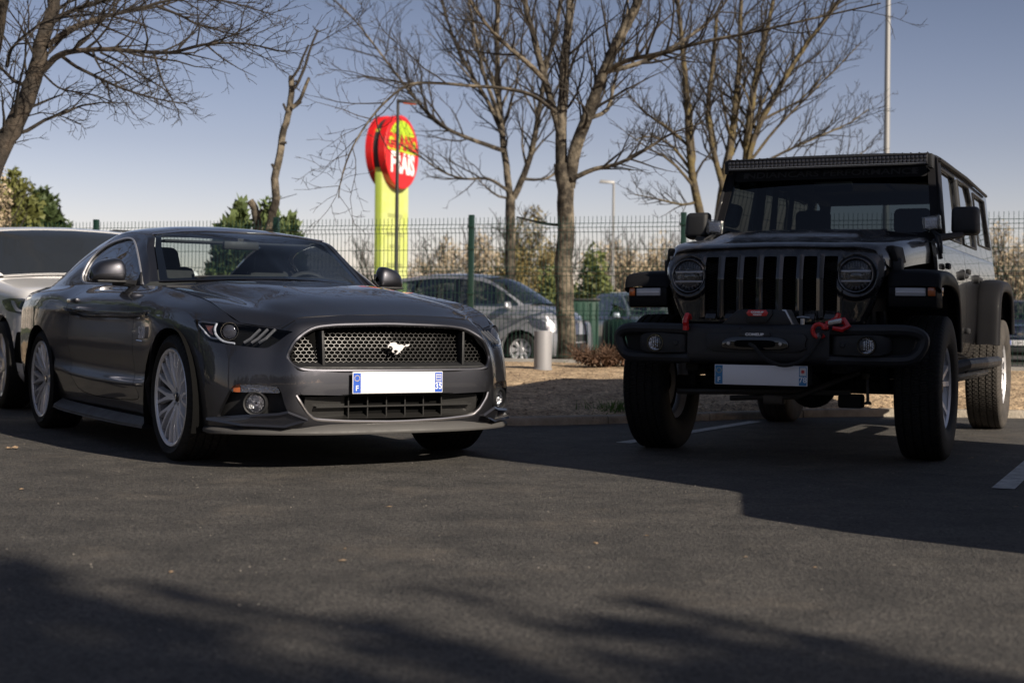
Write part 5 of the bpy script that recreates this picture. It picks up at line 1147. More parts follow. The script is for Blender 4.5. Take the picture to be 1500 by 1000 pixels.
class Tree:
    def __init__(s, seed, dens=1.0, tw=.0035, up=.35, reach=.5): s.R = random.Random(seed); s.thick = []; s.thin = []; s.dens = dens; s.tw = tw; s.up = up; s.reach = reach; s.n = 0
    def tube(s, P, r, L):
        k = 9 if r[0] > .06 else (6 if r[0] > .02 else (4 if r[0] > .008 else 3)); s.n += 1
        L.append(tube(P, r, k, caps=False))
    def grow(s, P, r0, r1, lvl, maxl=3, kids=None, t0=.2):
        """P: list of Vectors (a limb); adds it and its children"""
        R = s.R; n = len(P); r = [r0+(r1-r0)*i/(n-1) for i in range(n)]
        s.tube(P, r, s.thick if r0 > .025 else s.thin)
        if lvl >= maxl: return
        L = sum((P[i+1]-P[i]).length for i in range(n-1)); m = int(kids*1.7) if kids is not None else max(2, int(L*s.dens*(2.6, 5.4, 7.5, 8)[lvl]))
        az = R.uniform(0, 6.28)
        for k in range(m):
            t = t0+(1-t0)*(k+R.random())/m; f = t*(n-1); i = min(int(f), n-2); u = f-i; p = P[i].lerp(P[i+1], u); d = (P[i+1]-P[i]).normalized(); rr = r[i]*(1-u)+r[i+1]*u
            az += 2.4+R.uniform(-.5, .5); a = d.orthogonal().normalized(); a.rotate(Matrix.Rotation(az, 3, d)); ang = R.uniform(.45, .95)
            dd = (d*math.cos(ang)+a*math.sin(ang)+Vector((0, 0, s.up*R.uniform(.3, 1.1)))).normalized()
            cl = L*s.reach*R.uniform(.45, 1.0)*(1.15-.65*t)
            cl = max(.10, min(cl, 2.6)); cr = max(s.tw*.9, min(rr*.62, .004+cl*.014)); m2 = max(3, int(cl/.16)) if lvl < 2 else 4; m2 = min(m2, 7)
            Q = [p.copy()]; e = dd.copy()
            for q in range(m2):
                e = (e+Vector((R.gauss(0, .16), R.gauss(0, .16), R.gauss(.03, .13)))).normalized(); Q.append(Q[-1]+e*cl/m2)
            s.grow(Q, cr, s.tw*.55, lvl+1, maxl)
    def limb(s, pts, d, r0, r1, dz=0, maxl=3, kids=None, t0=.2, sub=3):
        """pts: traced in the photo, at distance d (first) to d+dz (last)"""
        n = len(pts); P = [Vector(at(x, y, d+dz*(i/(n-1))**1.2)) for i, (x, y) in enumerate(pts)]
        P = [Vector(v) for v in smooth_path([tuple(p) for p in P], sub if len(pts) > 4 else 2)]; amp = r0*.12
        P = [p+Vector((s.R.uniform(-amp, amp), s.R.uniform(-amp, amp), 0)) if 0 < i < len(P)-1 else p for i, p in enumerate(P)]
        s.grow(P, r0, r1, 0, maxl, kids, t0)
    def build(s, name, label, cat, bark, twig, base, group=None):
        o = empty(name, label, cat, group=group); o.location = base
        for nm, L, mt in (('trunk', s.thick, bark), ('crown', s.thin, twig)):
            if not L: continue
            V = np.vstack([m.V for m in L])-np.array(base); F = []; k = 0
            for m in L: F += [tuple(i+k for i in f) for f in m.F]; k += len(m.V)
            obj(nm, M(V, F), mt, o, weld=0, ang=60)
        return o
# main tree between the two cars, just behind the fence
t = Tree(11, 1.0, .0038)
t.limb([(829, 545), (829, 470), (827, 400), (828, 340), (829, 280), (823, 240)], 18.2, .120, .100, 0, 0)
t.limb([(823, 250), (822, 190), (826, 120), (830, 60), (836, 0), (842, -70)], 18.2, .078, .042, .4, kids=14)
t.limb([(833, 275), (845, 215), (862, 170), (882, 110), (905, 62), (938, -5), (960, -60)], 18.2, .085, .05, -.5, kids=16)
t.limb([(824, 215), (812, 165), (797, 115), (782, 55), (768, 0), (760, -50)], 18.2, .05, .03, .6, kids=12)
t.limb([(880, 112), (915, 90), (960, 80), (1030, 62), (1100, 48), (1180, 30), (1290, 5)], 18.0, .035, .008, -2.0, kids=12)
t.limb([(886, 105), (930, 95), (985, 70), (1040, 30), (1080, -20)], 18.0, .04, .012, 1.0, kids=12)
t.limb([(838, 262), (870, 248), (905, 240), (945, 220), (985, 195), (1030, 180)], 18.1, .035, .008, -.5, kids=14)
t.limb([(815, 165), (780, 140), (740, 130), (690, 126), (640, 122), (600, 124), (566, 148), (535, 185), (512, 225), (500, 262), (496, 290)], 18.0, .026, .006, -1.6, kids=9, t0=.35)
t.limb([(800, 120), (770, 90), (735, 60), (700, 20), (680, -20)], 18.0, .035, .012, -1.0, kids=12)
t.limb([(860, 175), (890, 160), (900, 120), (915, 60), (920, 0)], 18.0, .03, .012, 1.0, kids=10)
t.limb([(828, 330), (800, 328), (775, 322), (757, 318)], 18.3, .022, .012, .3, kids=3)
t.limb([(786, 60), (760, 10), (740, -30)], 18, .02, .008, -.8, kids=8)
t.build('bare_tree', 'bare multi-stemmed tree with mottled trunk behind the fence between the two cars', 'tree', BARKP, TWIG, at(829, 545, 18.2))
# second tree, farther, behind the silver car
t = Tree(23, .95, .0055)
t.limb([(748, 470), (747, 400), (748, 340), (748, 288)], 29.5, .11, .10, 0, 0)
t.limb([(748, 292), (742, 245), (736, 200), (731, 150), (729, 100), (728, 50), (730, -10), (733, -60)], 29.5, .075, .04, .8, kids=16)
t.limb([(752, 290), (768, 255), (780, 215), (790, 160), (800, 100), (815, 40), (825, -20)], 29.5, .07, .035, -1, kids=16)
t.limb([(741, 222), (712, 212), (675, 198), (640, 180), (612, 150), (585, 115), (555, 75), (520, 30), (490, 0)], 29.5, .05, .010, -1.5, kids=18)
t.limb([(738, 200), (715, 150), (690, 108), (668, 65), (652, 20), (640, -30)], 29.5, .05, .02, 1.2, kids=14)
t.limb([(735, 180), (712, 120), (700, 70), (690, 20), (680, -30)], 29.5, .045, .02, -1.2, kids=12)
t.limb([(745, 280), (715, 262), (680, 262), (645, 250), (610, 225), (575, 205)], 29.5, .035, .008, -1.2, kids=14)
t.limb([(748, 290), (732, 288), (716, 278), (700, 262)], 29.5, .03, .01, -.5, kids=6)
t.limb([(765, 262), (800, 262), (830, 240), (850, 210)], 29.5, .035, .012, .8, kids=10)
t.limb([(732, 150), (700, 60), (660, 10)], 29.5, .03, .01, .8, kids=10)
t.build('bare_tree', 'bare spreading tree rising behind the silver car, left of the nearer trunk', 'tree', BARKP, TWIG, at(748, 485, 29.5))
# third: clump of slender stems behind the off-roader
t = Tree(31, .95, .005, .5)
for pts, r in (([(1030, 330), (1021, 290), (1012, 240), (1008, 180), (1004, 110), (996, 40), (990, -30)], .075), ([(1052, 335), (1062, 260), (1072, 200), (1080, 130), (1084, 60), (1086, -20)], .085), ([(1085, 335), (1092, 250), (1098, 180), (1108, 110), (1122, 50), (1138, -20)], .085), ([(1092, 270), (1105, 200), (1135, 140), (1165, 90), (1200, 40), (1230, 0)], .055), ([(1060, 280), (1045, 220), (1038, 150), (1045, 90), (1050, 20)], .05)):
    t.limb(pts, 24.0, r, .028, random.Random(len(pts)).uniform(-1, 1), kids=18)
for pts in ([(1100, 235), (1140, 185), (1185, 140), (1225, 100), (1262, 62)], [(1098, 250), (1150, 222), (1200, 200), (1245, 180), (1272, 160)], [(1095, 275), (1150, 262), (1205, 250), (1250, 232), (1275, 215)], [(1010, 215), (975, 185), (945, 165), (915, 130)], [(1012, 250), (985, 215), (955, 200), (930, 205)], [(1022, 295), (1000, 300), (965, 292), (930, 285)]):
    t.limb(pts, 24.0, .028, .008, random.Random(len(pts)).uniform(-1.5, 1.5), kids=13)
t.build('bare_tree', 'bare tree of several slender stems fanning out above the black off-roader', 'tree', BARKY, TWIG, at(1055, 500, 24))
# fourth: leaning tree at the far left
t = Tree(47, 1.15, .0036, .12, .5)
t.limb([(-60, 380), (-28, 300), (2, 215), (22, 180), (44, 130), (56, 85), (68, 40), (80, 0), (90, -50)], 14.5, .12, .05, 0, kids=12)
for pts, r, dz, kd in (([(62, 104), (80, 86), (98, 77), (135, 73), (168, 73), (210, 76), (252, 77), (297, 66), (343, 63), (380, 68), (415, 76)], .034, -1.0, 22), ([(68, 68), (100, 45), (133, 31), (165, 22), (196, 16), (240, 8), (290, -10)], .034, .8, 18), ([(72, 34), (110, 14), (150, 2), (190, -20)], .03, -.6, 14), ([(90, 82), (112, 98), (140, 112), (165, 124), (189, 133), (218, 142), (245, 148), (275, 152)], .020, .8, 16), ([(147, 77), (170, 88), (192, 101), (216, 116), (238, 129), (252, 140)], .012, -.4, 10), ([(230, 10), (262, 22), (290, 36), (325, 46), (360, 56)], .016, .6, 14), ([(45, 128), (20, 118), (0, 98), (-20, 90)], .025, .5, 10), ([(10, 98), (17, 72), (45, 45), (80, 28), (118, 22), (160, 20)], .02, -1.2, 14), ([(63, 108), (85, 128), (110, 135), (140, 140), (165, 150)], .012, .5, 10), ([(200, 15), (260, -2), (330, 2), (400, 22)], .018, .4, 16), ([(5, 0), (2, 40), (-6, 110)], .06, .3, 8), ([(30, 175), (60, 165), (95, 172), (118, 182)], .008, 0, 6)):
    t.limb(pts, 14.5, r, .006, dz, kids=kd)
t.build('bare_tree', 'bare leaning tree at the left edge with long branches reaching over the white car', 'tree', BARK, TWIG, at(-60, 470, 14.5))
# pollarded trunk and its stump
t = Tree(5, .3, .006)
t.limb([(392, 345), (398, 318), (404, 290), (403, 262), (410, 225), (416, 190), (424, 160), (427, 130), (427, 112)], 19.5, .060, .038, .2, 0)
t.limb([(428, 158), (440, 146), (446, 130), (453, 114)], 19.6, .028, .022, 0, 0)
t.limb([(431, 130), (438, 118), (448, 95), (455, 70), (466, 44)], 19.6, .024, .014, 0, 0)
t.limb([(430, 112), (438, 100), (444, 84), (452, 66)], 19.6, .02, .014, 0, 0)
t.limb([(427, 160), (436, 154), (442, 149)], 19.6, .018, .014, 0, 0)
for a in ([(412, 210), (420, 209)], [(403, 250), (398, 240)], [(421, 165), (415, 152)], [(437, 120), (432, 119)]): t.limb(a, 19.55, .022, .018, 0, 0)
t.limb([(456, 68), (480, 55), (505, 40), (530, 22), (528, 0)], 19.6, .008, .004, 0, 2, kids=6)
t.limb([(464, 46), (458, 38)], 19.6, .01, .006, 0, 0); t.limb([(412, 200), (411, 165)], 19.5, .004, .003, 0, 0); t.limb([(408, 292), (435, 284)], 19.6, .006, .004, 0, 0)
t.build('pollarded_tree', 'lopped leaning trunk with cut stubs rising above the grey coupe roof', 'tree', BARKP, TWIG, at(392, 480, 19.5))
t = Tree(6, .3, .006); t.limb([(380, 350), (376, 320), (373, 305), (366, 294)], 19.8, .06, .05, 0, 0); t.limb([(376, 318), (384, 306)], 19.8, .03, .02, 0, 0)
t.build('tree_stump', 'short sawn stump beside the lopped leaning trunk', 'stump', BARKP, TWIG, at(380, 480, 19.8))
# ---------------------------------------------------------------- foliage
def foliage(c, R3, n, leaf, seed, lumps=14, up=0, hollow=.55):
    R = random.Random(seed); c = np.array(c); L = []
    for k in range(lumps):
        a = R.uniform(0, 6.28); b = R.uniform(-.5, 1) if not up else R.uniform(-.9, 1); q = math.sqrt(max(0, 1-b*b)); f = R.uniform(.45, .8)
        L.append((c+np.array([math.cos(a)*q*R3[0]*f, math.sin(a)*q*R3[1]*f, b*R3[2]*f]), R.uniform(.3, .52)))
    V = np.zeros((n*4, 3)); F = []
    for i in range(n):
        lc, lr = L[R.randrange(lumps)]; d = np.array([R.gauss(0, 1), R.gauss(0, 1), R.gauss(0, 1)]); d /= np.linalg.norm(d)
        p = lc+d*np.array(R3)*lr*R.uniform(hollow, 1.0); s = leaf*R.uniform(.6, 1.3)
        u = np.array([R.gauss(0, 1), R.gauss(0, 1), R.gauss(0, 1)]); u = u+d*.5+np.array([0, 0, up]); u /= np.linalg.norm(u); v = np.cross(u, [R.gauss(0, 1), R.gauss(0, 1), R.gauss(0, 1)]); v /= np.linalg.norm(v)
        V[i*4:i*4+4] = [p-v*s*.4, p+u*s*.5-v*s*.15, p+u*s, p+u*s*.35+v*s*.4]; F.append((i*4, i*4+1, i*4+2, i*4+3))
    return M(V, F)
def leafmat(name, c1, c2, vs=.8):
    m = mat(name, c1, .7, var=.5, vs=vs, col2=c2); p = m.node_tree.nodes['Principled BSDF']; p.inputs['Subsurface Weight'].default_value = 0; return m
OLIVE = leafmat('olive_leaf', (.15, .15, .035), (.05, .07, .015)); DGRN = leafmat('dark_leaf', (.055, .085, .02), (.02, .035, .01))
BROWNL = leafmat('brown_twigs', (.52, .43, .30), (.30, .23, .14)); LGRN = leafmat('fresh_leaf', (.16, .20, .05), (.09, .10, .03)); OLB = leafmat('russet_leaf', (.26, .20, .08), (.13, .11, .04)); JUN = leafmat('juniper_leaf', (.13, .17, .05), (.05, .08, .03))  # brown_twigs is lightened to imitate haze over the far bushes
def bush(name, label, cat, px_, py0, py1, w_px, d, m1, seed, leaf=.12, n=5000, stems=True, group=None, depth=.8, up=0, lumps=16):
    x, y, zt = at(px_, py0, d); zb = 0; s = d/F_PX; rx = w_px*s/2; rz = (zt-zb)/2
    o = empty(name, label, cat, group=group); o.location = (x, y, 0)
    obj('crown', foliage((0, 0, zb+rz*1.05), (rx, rx*depth, rz*1.0), n, leaf, seed, lumps, up), m1, o, weld=0, ang=5)
    T_ = Tree(seed, .8, .006*d/25, .5); R = random.Random(seed)
    sh_ = .58 if m1 in (JUN, DGRN, OLIVE, LGRN) else .95
    for k in range(5): T_.grow([Vector((R.gauss(0, rx*.12), R.gauss(0, .1), 0)), Vector((R.gauss(0, rx*.3*sh_), R.gauss(0, .3), zt*.5*sh_)), Vector((R.gauss(0, rx*.45*sh_), R.gauss(0, .5), zt*.95*sh_))], .05, .012, 1, 3 if sh_ > .6 else 2, kids=7 if sh_ > .6 else 4)
    L = T_.thick+T_.thin; V = np.vstack([m.V for m in L]); F = []; k = 0
    for m in L: F += [tuple(i+k for i in f) for f in m.F]; k += len(m.V)
    obj('trunk', M(V, F), TWIG, o, weld=0, ang=60); return o
bush('evergreen_tree', 'dense dark evergreen at the left edge behind the white car roof', 'tree', 55, 280, 360, 100, 26, DGRN, 1, .12, 9000)
bush('evergreen_tree', 'olive evergreen with pointed top beside the fence at far left', 'tree', 22, 258, 360, 92, 24, OLIVE, 2, .11, 9000, up=.4)
bush('bare_bush', 'brown leafless bush in front of the evergreens at the left edge', 'bush', 2, 262, 380, 60, 22, BROWNL, 3, .05, 2600)
for k, (a, b, w_, sd_) in enumerate(((322, 318, 24, 4), (350, 312, 34, 5), (402, 308, 60, 6), (430, 320, 34, 7))):
    lab = ['small pointed juniper leftmost in the row above the coupe roof', 'spiky juniper left of the sawn stump', 'broad juniper around the foot of the lopped trunk', 'low juniper just right of the lopped trunk'][k]
    bush('juniper', lab, 'juniper', a, b, 400, w_*1.25, 21, JUN, sd_, .15, 4200, group='junipers behind the fence', up=1.3, lumps=11)
far = [(640, 345, 90, 60, BROWNL, 'pale leafless thicket right of the yellow sign pillar'), (705, 338, 80, 55, BROWNL, 'leafless brown bush above the silver car roof'), (775, 312, 110, 50, OLB, 'tall russet-olive tree between the two bare trunks'), (900, 345, 110, 55, BROWNL, 'leafless brown bush left of the off-roader hood'), (960, 352, 100, 60, BROWNL, 'leafless bush beside the off-roader mirror'), (1475, 330, 110, 42, BROWNL, 'leafless bush behind the fence at the right edge')]
for k, (a, b, w_, d, m_, lab) in enumerate(far):
    bush('bush' if k != 2 else 'leafy_tree', lab, 'bush' if k != 2 else 'tree', a, b, 480, w_, d, m_, 60+k, (.0019*d) if m_ is BROWNL else .12, 4200 if m_ is BROWNL else 6000, up=.8 if m_ is BROWNL else 0, group='bushes beyond the fence')
bush('green_bush', 'bright green leafy bush behind the nearer trunk', 'bush', 868, 378, 470, 70, 36, LGRN, 80, .14, 2200)
bush('green_bush', 'low green bush between the trunk and the silver car windscreen', 'bush', 812, 400, 470, 60, 38, LGRN, 81, .14, 1500)
# a distant line of trees closing the view
R = random.Random(77)
for k, px_ in enumerate(list(range(560, 1060, 62))+[1440, 1500, 1560]):
    T_ = Tree(200+k, .7, .014, .6, .55); d = 85+R.uniform(-8, 10); x, y, zt = at(px_+R.uniform(-15, 15), 375+R.uniform(-14, 12), d)
    for j in range(3):
        T_.grow([Vector((x+R.gauss(0, .4), y, 0)), Vector((x+R.gauss(0, .7), y, zt*.4)), Vector((x+R.gauss(0, 1.2), y+R.gauss(0, 1), zt))], .14, .03, 0, 3, kids=11)
    T_.build('distant_tree', None, None, TWIG, TWIG, (x, y, 0), 'distant bare trees on the skyline')
DT = [o for o in bpy.data.objects if o.name.startswith('distant_tree')]
for i, o in enumerate(sorted(DT, key=lambda o: o.location.x/o.location.y)):
    tag(o, 'far bare tree on the skyline beyond the fence', 'tree')
obj('far_scrub', foliage((-8, 95, .8), (40, 5, 2.2), 6000, .5, 99, 90, .5), BROWNL, label='low brown scrub lining the far side of the car park', cat='scrub', kind='stuff', weld=0, ang=5)
# dry clump by the fence foot
bq = at(885, 540, 16.1); T_ = Tree(9, 1.4, .004, .2)
for k in range(16):
    a = k*.8; T_.grow([Vector((bq[0]+.03*math.cos(a), bq[1]+.03*math.sin(a), .28)), Vector((bq[0]+.18*math.cos(a), bq[1]+.12*math.sin(a), .40)), Vector((bq[0]+.34*math.cos(a), bq[1]+.2*math.sin(a), .44))], .010, .004, 1, 3, kids=8)
dc = T_.build('dry_shrub', 'dead brown shrub clump at the fence foot beside the off-roader bumper', 'shrub', TWIG, mat('dead_twig', (.09, .05, .03), .9), (bq[0], bq[1], .3))
obj('dead_leaves', foliage((0, 0, .05), (.36, .2, .15), 900, .05, 12, 8), mat('dead_shrub_leaf', (.13, .07, .04), .9, var=.5, vs=6), dc, weld=0, ang=5)
# trees standing round the photographer: they throw the foreground shade and show in the paintwork
for k, (x, y, h, sd_, lab) in enumerate(((-9.5, 10.5, 8, 302, 'bare tree left of the white car'), (-14, 17, 9, 303, 'bare tree far left of the white car'), (-8.5, 4.0, 8, 304, 'bare tree left of the photographer'), (-16, 24, 10, 305, 'bare tree beyond the left car row'))):
    T_ = Tree(sd_, .9, .008, .4); R = random.Random(sd_)
    T_.grow([Vector((x, y, -.05)), Vector((x+.05, y, 1.2)), Vector((x-.05, y+.05, 2.4))], .15, .12, 0, 0)
    for j in range(5):
        a = j*1.26+R.random(); T_.grow([Vector((x-.05, y+.05, 2.3)), Vector((x+math.cos(a)*.6, y+math.sin(a)*.6, 3.6)), Vector((x+math.cos(a)*1.2, y+math.sin(a)*1.2, 5.2)), Vector((x+math.cos(a)*1.7, y+math.sin(a)*1.7, h))], .075, .02, 0, 3, kids=9)
    T_.build('bare_tree', lab, 'tree', BARK, TWIG, (x, y, 0))
o = empty('conifer', 'dense conifer behind the photographer on the right', 'tree'); o.location = (8.4, -7.2, 0)
obj('crown', foliage((0, 0, 4.6), (1.5, 1.5, 4.6), 5200, .34, 400, 60), DGRN, o, weld=0, ang=5); obj('trunk', tube([(0, 0, -.05), (0, 0, 3)], [.14, .05], 8), BARK, o)
o = empty('cypress', 'narrow columnar cypress behind the photographer', 'tree'); o.location = (8.25, -4.45, 0)
obj('crown', foliage((0, 0, 3.4), (.30, .30, 3.5), 2600, .22, 410, 40), DGRN, o, weld=0, ang=5); obj('trunk', tube([(0, 0, -.05), (0, 0, 5.5)], [.09, .03], 8), BARK, o)
for k, (x, y, h, r) in enumerate(((-9.6, 13.2, 2.6, 1.5), (-12.4, 17.0, 3.4, 1.9), (-12.8, 11.5, 3.0, 1.8), (-16.5, 21.0, 4.2, 2.4), (-15.5, 14.5, 3.6, 2.2), (-11.0, 8.4, 2.4, 1.5))):  # unseen shrubs, put in so the coupe flank reflects something dark
    o = empty('added_shrub', 'unseen dark evergreen shrub added left of the parked cars to darken the paint reflections', 'shrub', group='added evergreen shrubs left of the frame'); o.location = (x, y, 0)
    obj('crown', foliage((0, 0, h*.5), (r, r, h*.55), 3800, .26, 500+k, 22), DGRN, o, weld=0, ang=5); obj('trunk', tube([(0, 0, -.05), (0, 0, h*.7)], [.08, .03], 8), BARK, o)
o = empty('hedge', 'unseen long dark evergreen hedge added behind the photographer to darken the reflections', 'hedge'); o.location = (0, -13, 0)  # added dark backdrop, keeps the bright horizon out of the car fronts
hm_ = M()
for k in range(13): hm_.add(foliage((-30+k*5, 0, 1.7), (3.4, 1.2, 2.1), 1500, .42, 700+k, 12))
obj('foliage', hm_, DGRN, o, weld=0, ang=5); obj('stems', sum([[tube([(-30+k*2.5, 0, -.05), (-30+k*2.5, .1, 2)], [.06, .03], 6)] for k in range(25)], [])[0], BARK, o)
# ================================================================ other vehicles
def simple_wheel(parent, x, y, s, r, w_, rimr, mt, spokes=7):
    o = bpy.data.objects.new('wheel', None); COL.objects.link(o); o.parent = parent; o.location = (x, y, r); o.rotation_euler = (0, 0, math.pi if s > 0 else 0); h = w_/2
    obj('tyre', lathe([(rimr, -h*.8), (rimr+.02, -h), (r-.04, -h*1.02), (r-.012, -h*.9), (r, -h*.7), (r, h*.7), (r-.012, h*.9), (r-.04, h*1.02), (rimr, h*.8)], 48, 1), RUB, o)
    m = lathe([(rimr*.9, -h*.78), (rimr+.004, -h*.86), (rimr*.97, -h*.5), (rimr*.9, h*.5)], 48, 1)
    for k in range(spokes):
        a0 = 2*math.pi*k/spokes; V = []
        for rr, wd, yy in ((.03, .035, -h*.55), (rimr*.5, .035, -h*.68), (rimr*.95, .05, -h*.74)):
            c_, s_ = math.cos(a0), math.sin(a0)
            for q, dy in ((-1, .03), (-.6, 0), (.6, 0), (1, .03)): V.append((rr*c_-s_*wd*q, yy+dy, rr*s_+c_*wd*q))
        m.add(M(V, [(i*4+j, i*4+j+1, i*4+j+5, i*4+j+4) for i in range(2) for j in range(3)]))
    m.add(lathe([(0, -h*.7), (.05, -h*.66), (.07, -h*.5), (.07, 0)], 20, 1)); obj('rim', m, mt, o); obj('brake_disc', hub_disc(min(.14, rimr*.7)), mat_disc, o)
def gcar(name, label, pose, paint_, fo, wb, ro, W, zt, zbelt, zhood, xb, xt, rt, rbx, zroof, r, rimr, glassm, ground=.18, nose=.12, wheelm=None, top_in=.20, spokes=7, rdrop=.02):
    """fo/ro overhangs, zt: nose top height, xb/xt windscreen base/top, rt/rbx rear glass top/base (x behind the front axle, negative)"""
    c = empty(name, label, 'car', pose); hw = W/2; P = []
    xs_ = [fo, fo-.03, fo-.14, .42, 0, -.45, xb, (xb-wb)/2, -wb+.45, -wb, -wb-.45, -wb-ro+.06, -wb-ro]
    for i, x in enumerate(xs_):
        k = [0, .72, .86, .95, .985, 1, 1, 1, 1, 1, .98, .86, .70][i]; kk = [.0, .0, .0, 0, 0, 0, 0, 0, 0, 0, 0, 0, 0][i]
        zt_ = zt if i < 3 else (np.interp(x, [xb, fo-.14], [zhood, zt]) if x > xb else np.interp(x, [-wb-ro, xb], [zbelt+.06, zhood]))
        y = hw*k; b = ground+(.06 if i in (0, 12) else 0)
        if i == 0: row = [(x-.02, hw*.68*j/4, 0) for j in range(5)]
        zs2 = [b, b+.10, b+(zt_-b)*.35, b+(zt_-b)*.62, zt_-.16 if x > xb else zbelt-.10, zt_-.05 if x > xb else zbelt-.01, zt_, zt_+.025, zt_+.03]
        ys2 = [y*.90, y*.975, y, y*.995, y*.985, y*.95, y*.84, y*.45, 0]
        xo = [0, .01, .02, .01, 0, -.02, -.05, -.03, -.02] if i < 3 else [0]*9
        P.append([(x+xo[j]-(nose*(ys2[j]/hw)**2 if i < 3 else 0), -ys2[j], zs2[j]) for j in range(9)])
    # nose closing row
    P.insert(0, [(p[0]-.01, p[1]*.02, p[2]) for p in P[0]]); P[0] = [(fo+.015+[0, .01, .02, .01, 0, -.02, -.05, -.03, -.02][j], -.001, P[1][j][2]) for j in range(9)]
    m = net(P, 6, 6).out((-wb/2, 0, .6)); ar = lambda cx: np.where(np.abs(m.V[:, 1]) < hw*.55, 9, np.minimum(np.hypot(m.V[:, 0]-cx, m.V[:, 2]-r)-(r+.055), 9))
    m = clip(m, ar(0)); m = clip(m, ar(-wb)); m = flange(m, .05); obj('body', m.both(), paint_, c)
    h2 = hw-.0; G_ = []
    for x0, x1, z, kx in ((xb, xb-.10, zbelt-.02, 0), ((xb*.5+xt*.5), (xb*.55+xt*.45)-.05, None, 0), (xt, xt-.02, None, 0), ((xt+rt)/2, (xt+rt)/2, None, 0), (rt, rt, None, 0), ((rt*.5+rbx*.5), (rt*.6+rbx*.4), None, 0), (rbx, rbx+.04, zbelt-.02, 0)):
        i = len(G_); zz = [zbelt+.02, zbelt*.45+zroof*.55, zroof-.05, zroof, zroof-rdrop, zbelt*.45+zroof*.55, zbelt+.03][i]; wr = [hw-.10, hw-.16, hw-top_in, hw-top_in, hw-top_in-.01, hw-.17, hw-.12][i]; zh = zhood if i == 0 else zz
        xs3 = [x1, x1, x1, x0-.06*(i < 3), x0-.03*(i < 3), x0]
        G_.append([(xs3[0], -(hw-.05), zbelt-.03), (xs3[1], -(hw-.055-(hw-.055-wr)*.35), zbelt+(zz-zbelt)*.35), (xs3[2], -wr-.02, max(zz-.07, zbelt)), (xs3[3], -wr+.05, zz), (xs3[4], -wr*.5, zz+.03), (xs3[5], 0, zz+.04)])
    g_ = net(G_, 8, 8).out((-wb/2, 0, zbelt-.3)); us = g_.U
    ws = lambda m, g: np.minimum(np.minimum(m.U[:, 0]-.012, 1.97-m.U[:, 0]), m.U[:, 1]-3.0)-g
    rg = lambda m, g: np.minimum(np.minimum(m.U[:, 0]-4.1, 5.85-m.U[:, 0]), m.U[:, 1]-3.05)-g
    sw = lambda m, g: np.minimum(np.minimum(m.U[:, 0]-.35-.0*m.U[:, 1], 5.2-m.U[:, 0]), np.minimum(m.U[:, 1]-.35, 2.0-m.U[:, 1]))-g
    shell_ = clip(g_, -ws(g_, 0)); shell_ = clip(shell_, -rg(shell_, 0)); sw_full = clip(g_, sw(g_, 0)); shell_ = clip(shell_, -sw(shell_, 0)); obj('roof', flange(shell_, .02).both(), paint_, c)
    a_ = clip(g_, ws(g_, -.01)).both(); a_.V[:, 2] -= .004; obj('windshield', a_, glassm, c); obj('rear_window', clip(g_, rg(g_, -.01)).both(), glassm, c)
    s_ = sw_full; s_.V[:, 1] += .006
    for mm in (s_, s_.mir()): 
        so_ = obj('side_window', mm, glassm, c)
    for u in (2.5, 4.3):
        b = clip(g_, np.minimum(.07-np.abs(g_.U[:, 0]-u), sw(g_, 0))); b.V[:, 1] -= .004
        if len(b.F): obj('window_pillar', b.both(), GLOSSB, c)
    obj('cabin', box(xb-.35, xb-.05, -hw+.15, hw-.15, zbelt-.3, zbelt-.02, .03).add(box(-wb-.2, xb-.2, -hw+.1, hw-.1, ground+.1, zbelt-.25)), SEAT, c)
    for x, y in ((xt-.35, -.36), (xt-.35, .36), (xt-1.2, -.36), (xt-1.2, .36)):
        s0 = obj('seat', box(x-.12, x+.04, y-.23, y+.23, zbelt-.5, zbelt+.18, .05), SEAT, c); obj('headrest', box(x-.12, x-.02, y-.12, y+.12, zbelt+.2, zbelt+.38, .04), SEAT, s0)
    for s in (-1, 1):
        for x in (0, -wb): simple_wheel(c, x, s*(hw-.12), s, r, .22, rimr, wheelm or SILV, spokes)
        k = lambda m: m if s > 0 else m.mir()
        mo = obj('door_mirror', k(hexa([(xb-.42, hw-.02, zbelt), (xb-.30, hw-.02, zbelt), (xb-.33, hw+.16, zbelt+.01), (xb-.42, hw+.16, zbelt+.01), (xb-.42, hw, zbelt+.14), (xb-.33, hw, zbelt+.13), (xb-.35, hw+.14, zbelt+.12), (xb-.42, hw+.14, zbelt+.12)], .03, 3)), paint_, c)
        wh = M(); a = np.linspace(0, math.pi, 14)
        for cx in (0, -wb): wh.add(M([(cx+(r+.06)*math.cos(t), y_*s, r+(r+.06)*math.sin(t)) for t in a for y_ in (hw-.06, hw-.4)], [(i*2, i*2+1, i*2+3, i*2+2) for i in range(13)]))
        obj('wheel_housing', wh, DARK, c)
    obj('underbody', box(-wb-ro+.1, fo-.15, -hw+.25, hw-.25, .16, .42), UND, c)
    c['shell'] = 1; del c['shell']
    return c, m
def onshell(m, pose, poly, lift, out=True):
    s_ = clip(m, np.minimum(sdf(poly, pixv(pose, m.V)), 9)); s_.V = s_.V+s_.normals()*lift; return s_
WHP = paint('white_paint', (.84, .83, .82), 0, .35, 1, .03)
SVP = paint('silver_paint', (.42, .43, .46), .6, .38, 1, .10)
BLP = paint('dark_blue_paint', (.012, .018, .045), .4, .35, 1, .06)
GBP = paint('grey_blue_paint', (.10, .13, .16), .4, .4, 1, .08)
SUVP = (-3.52, 12.95, .549)
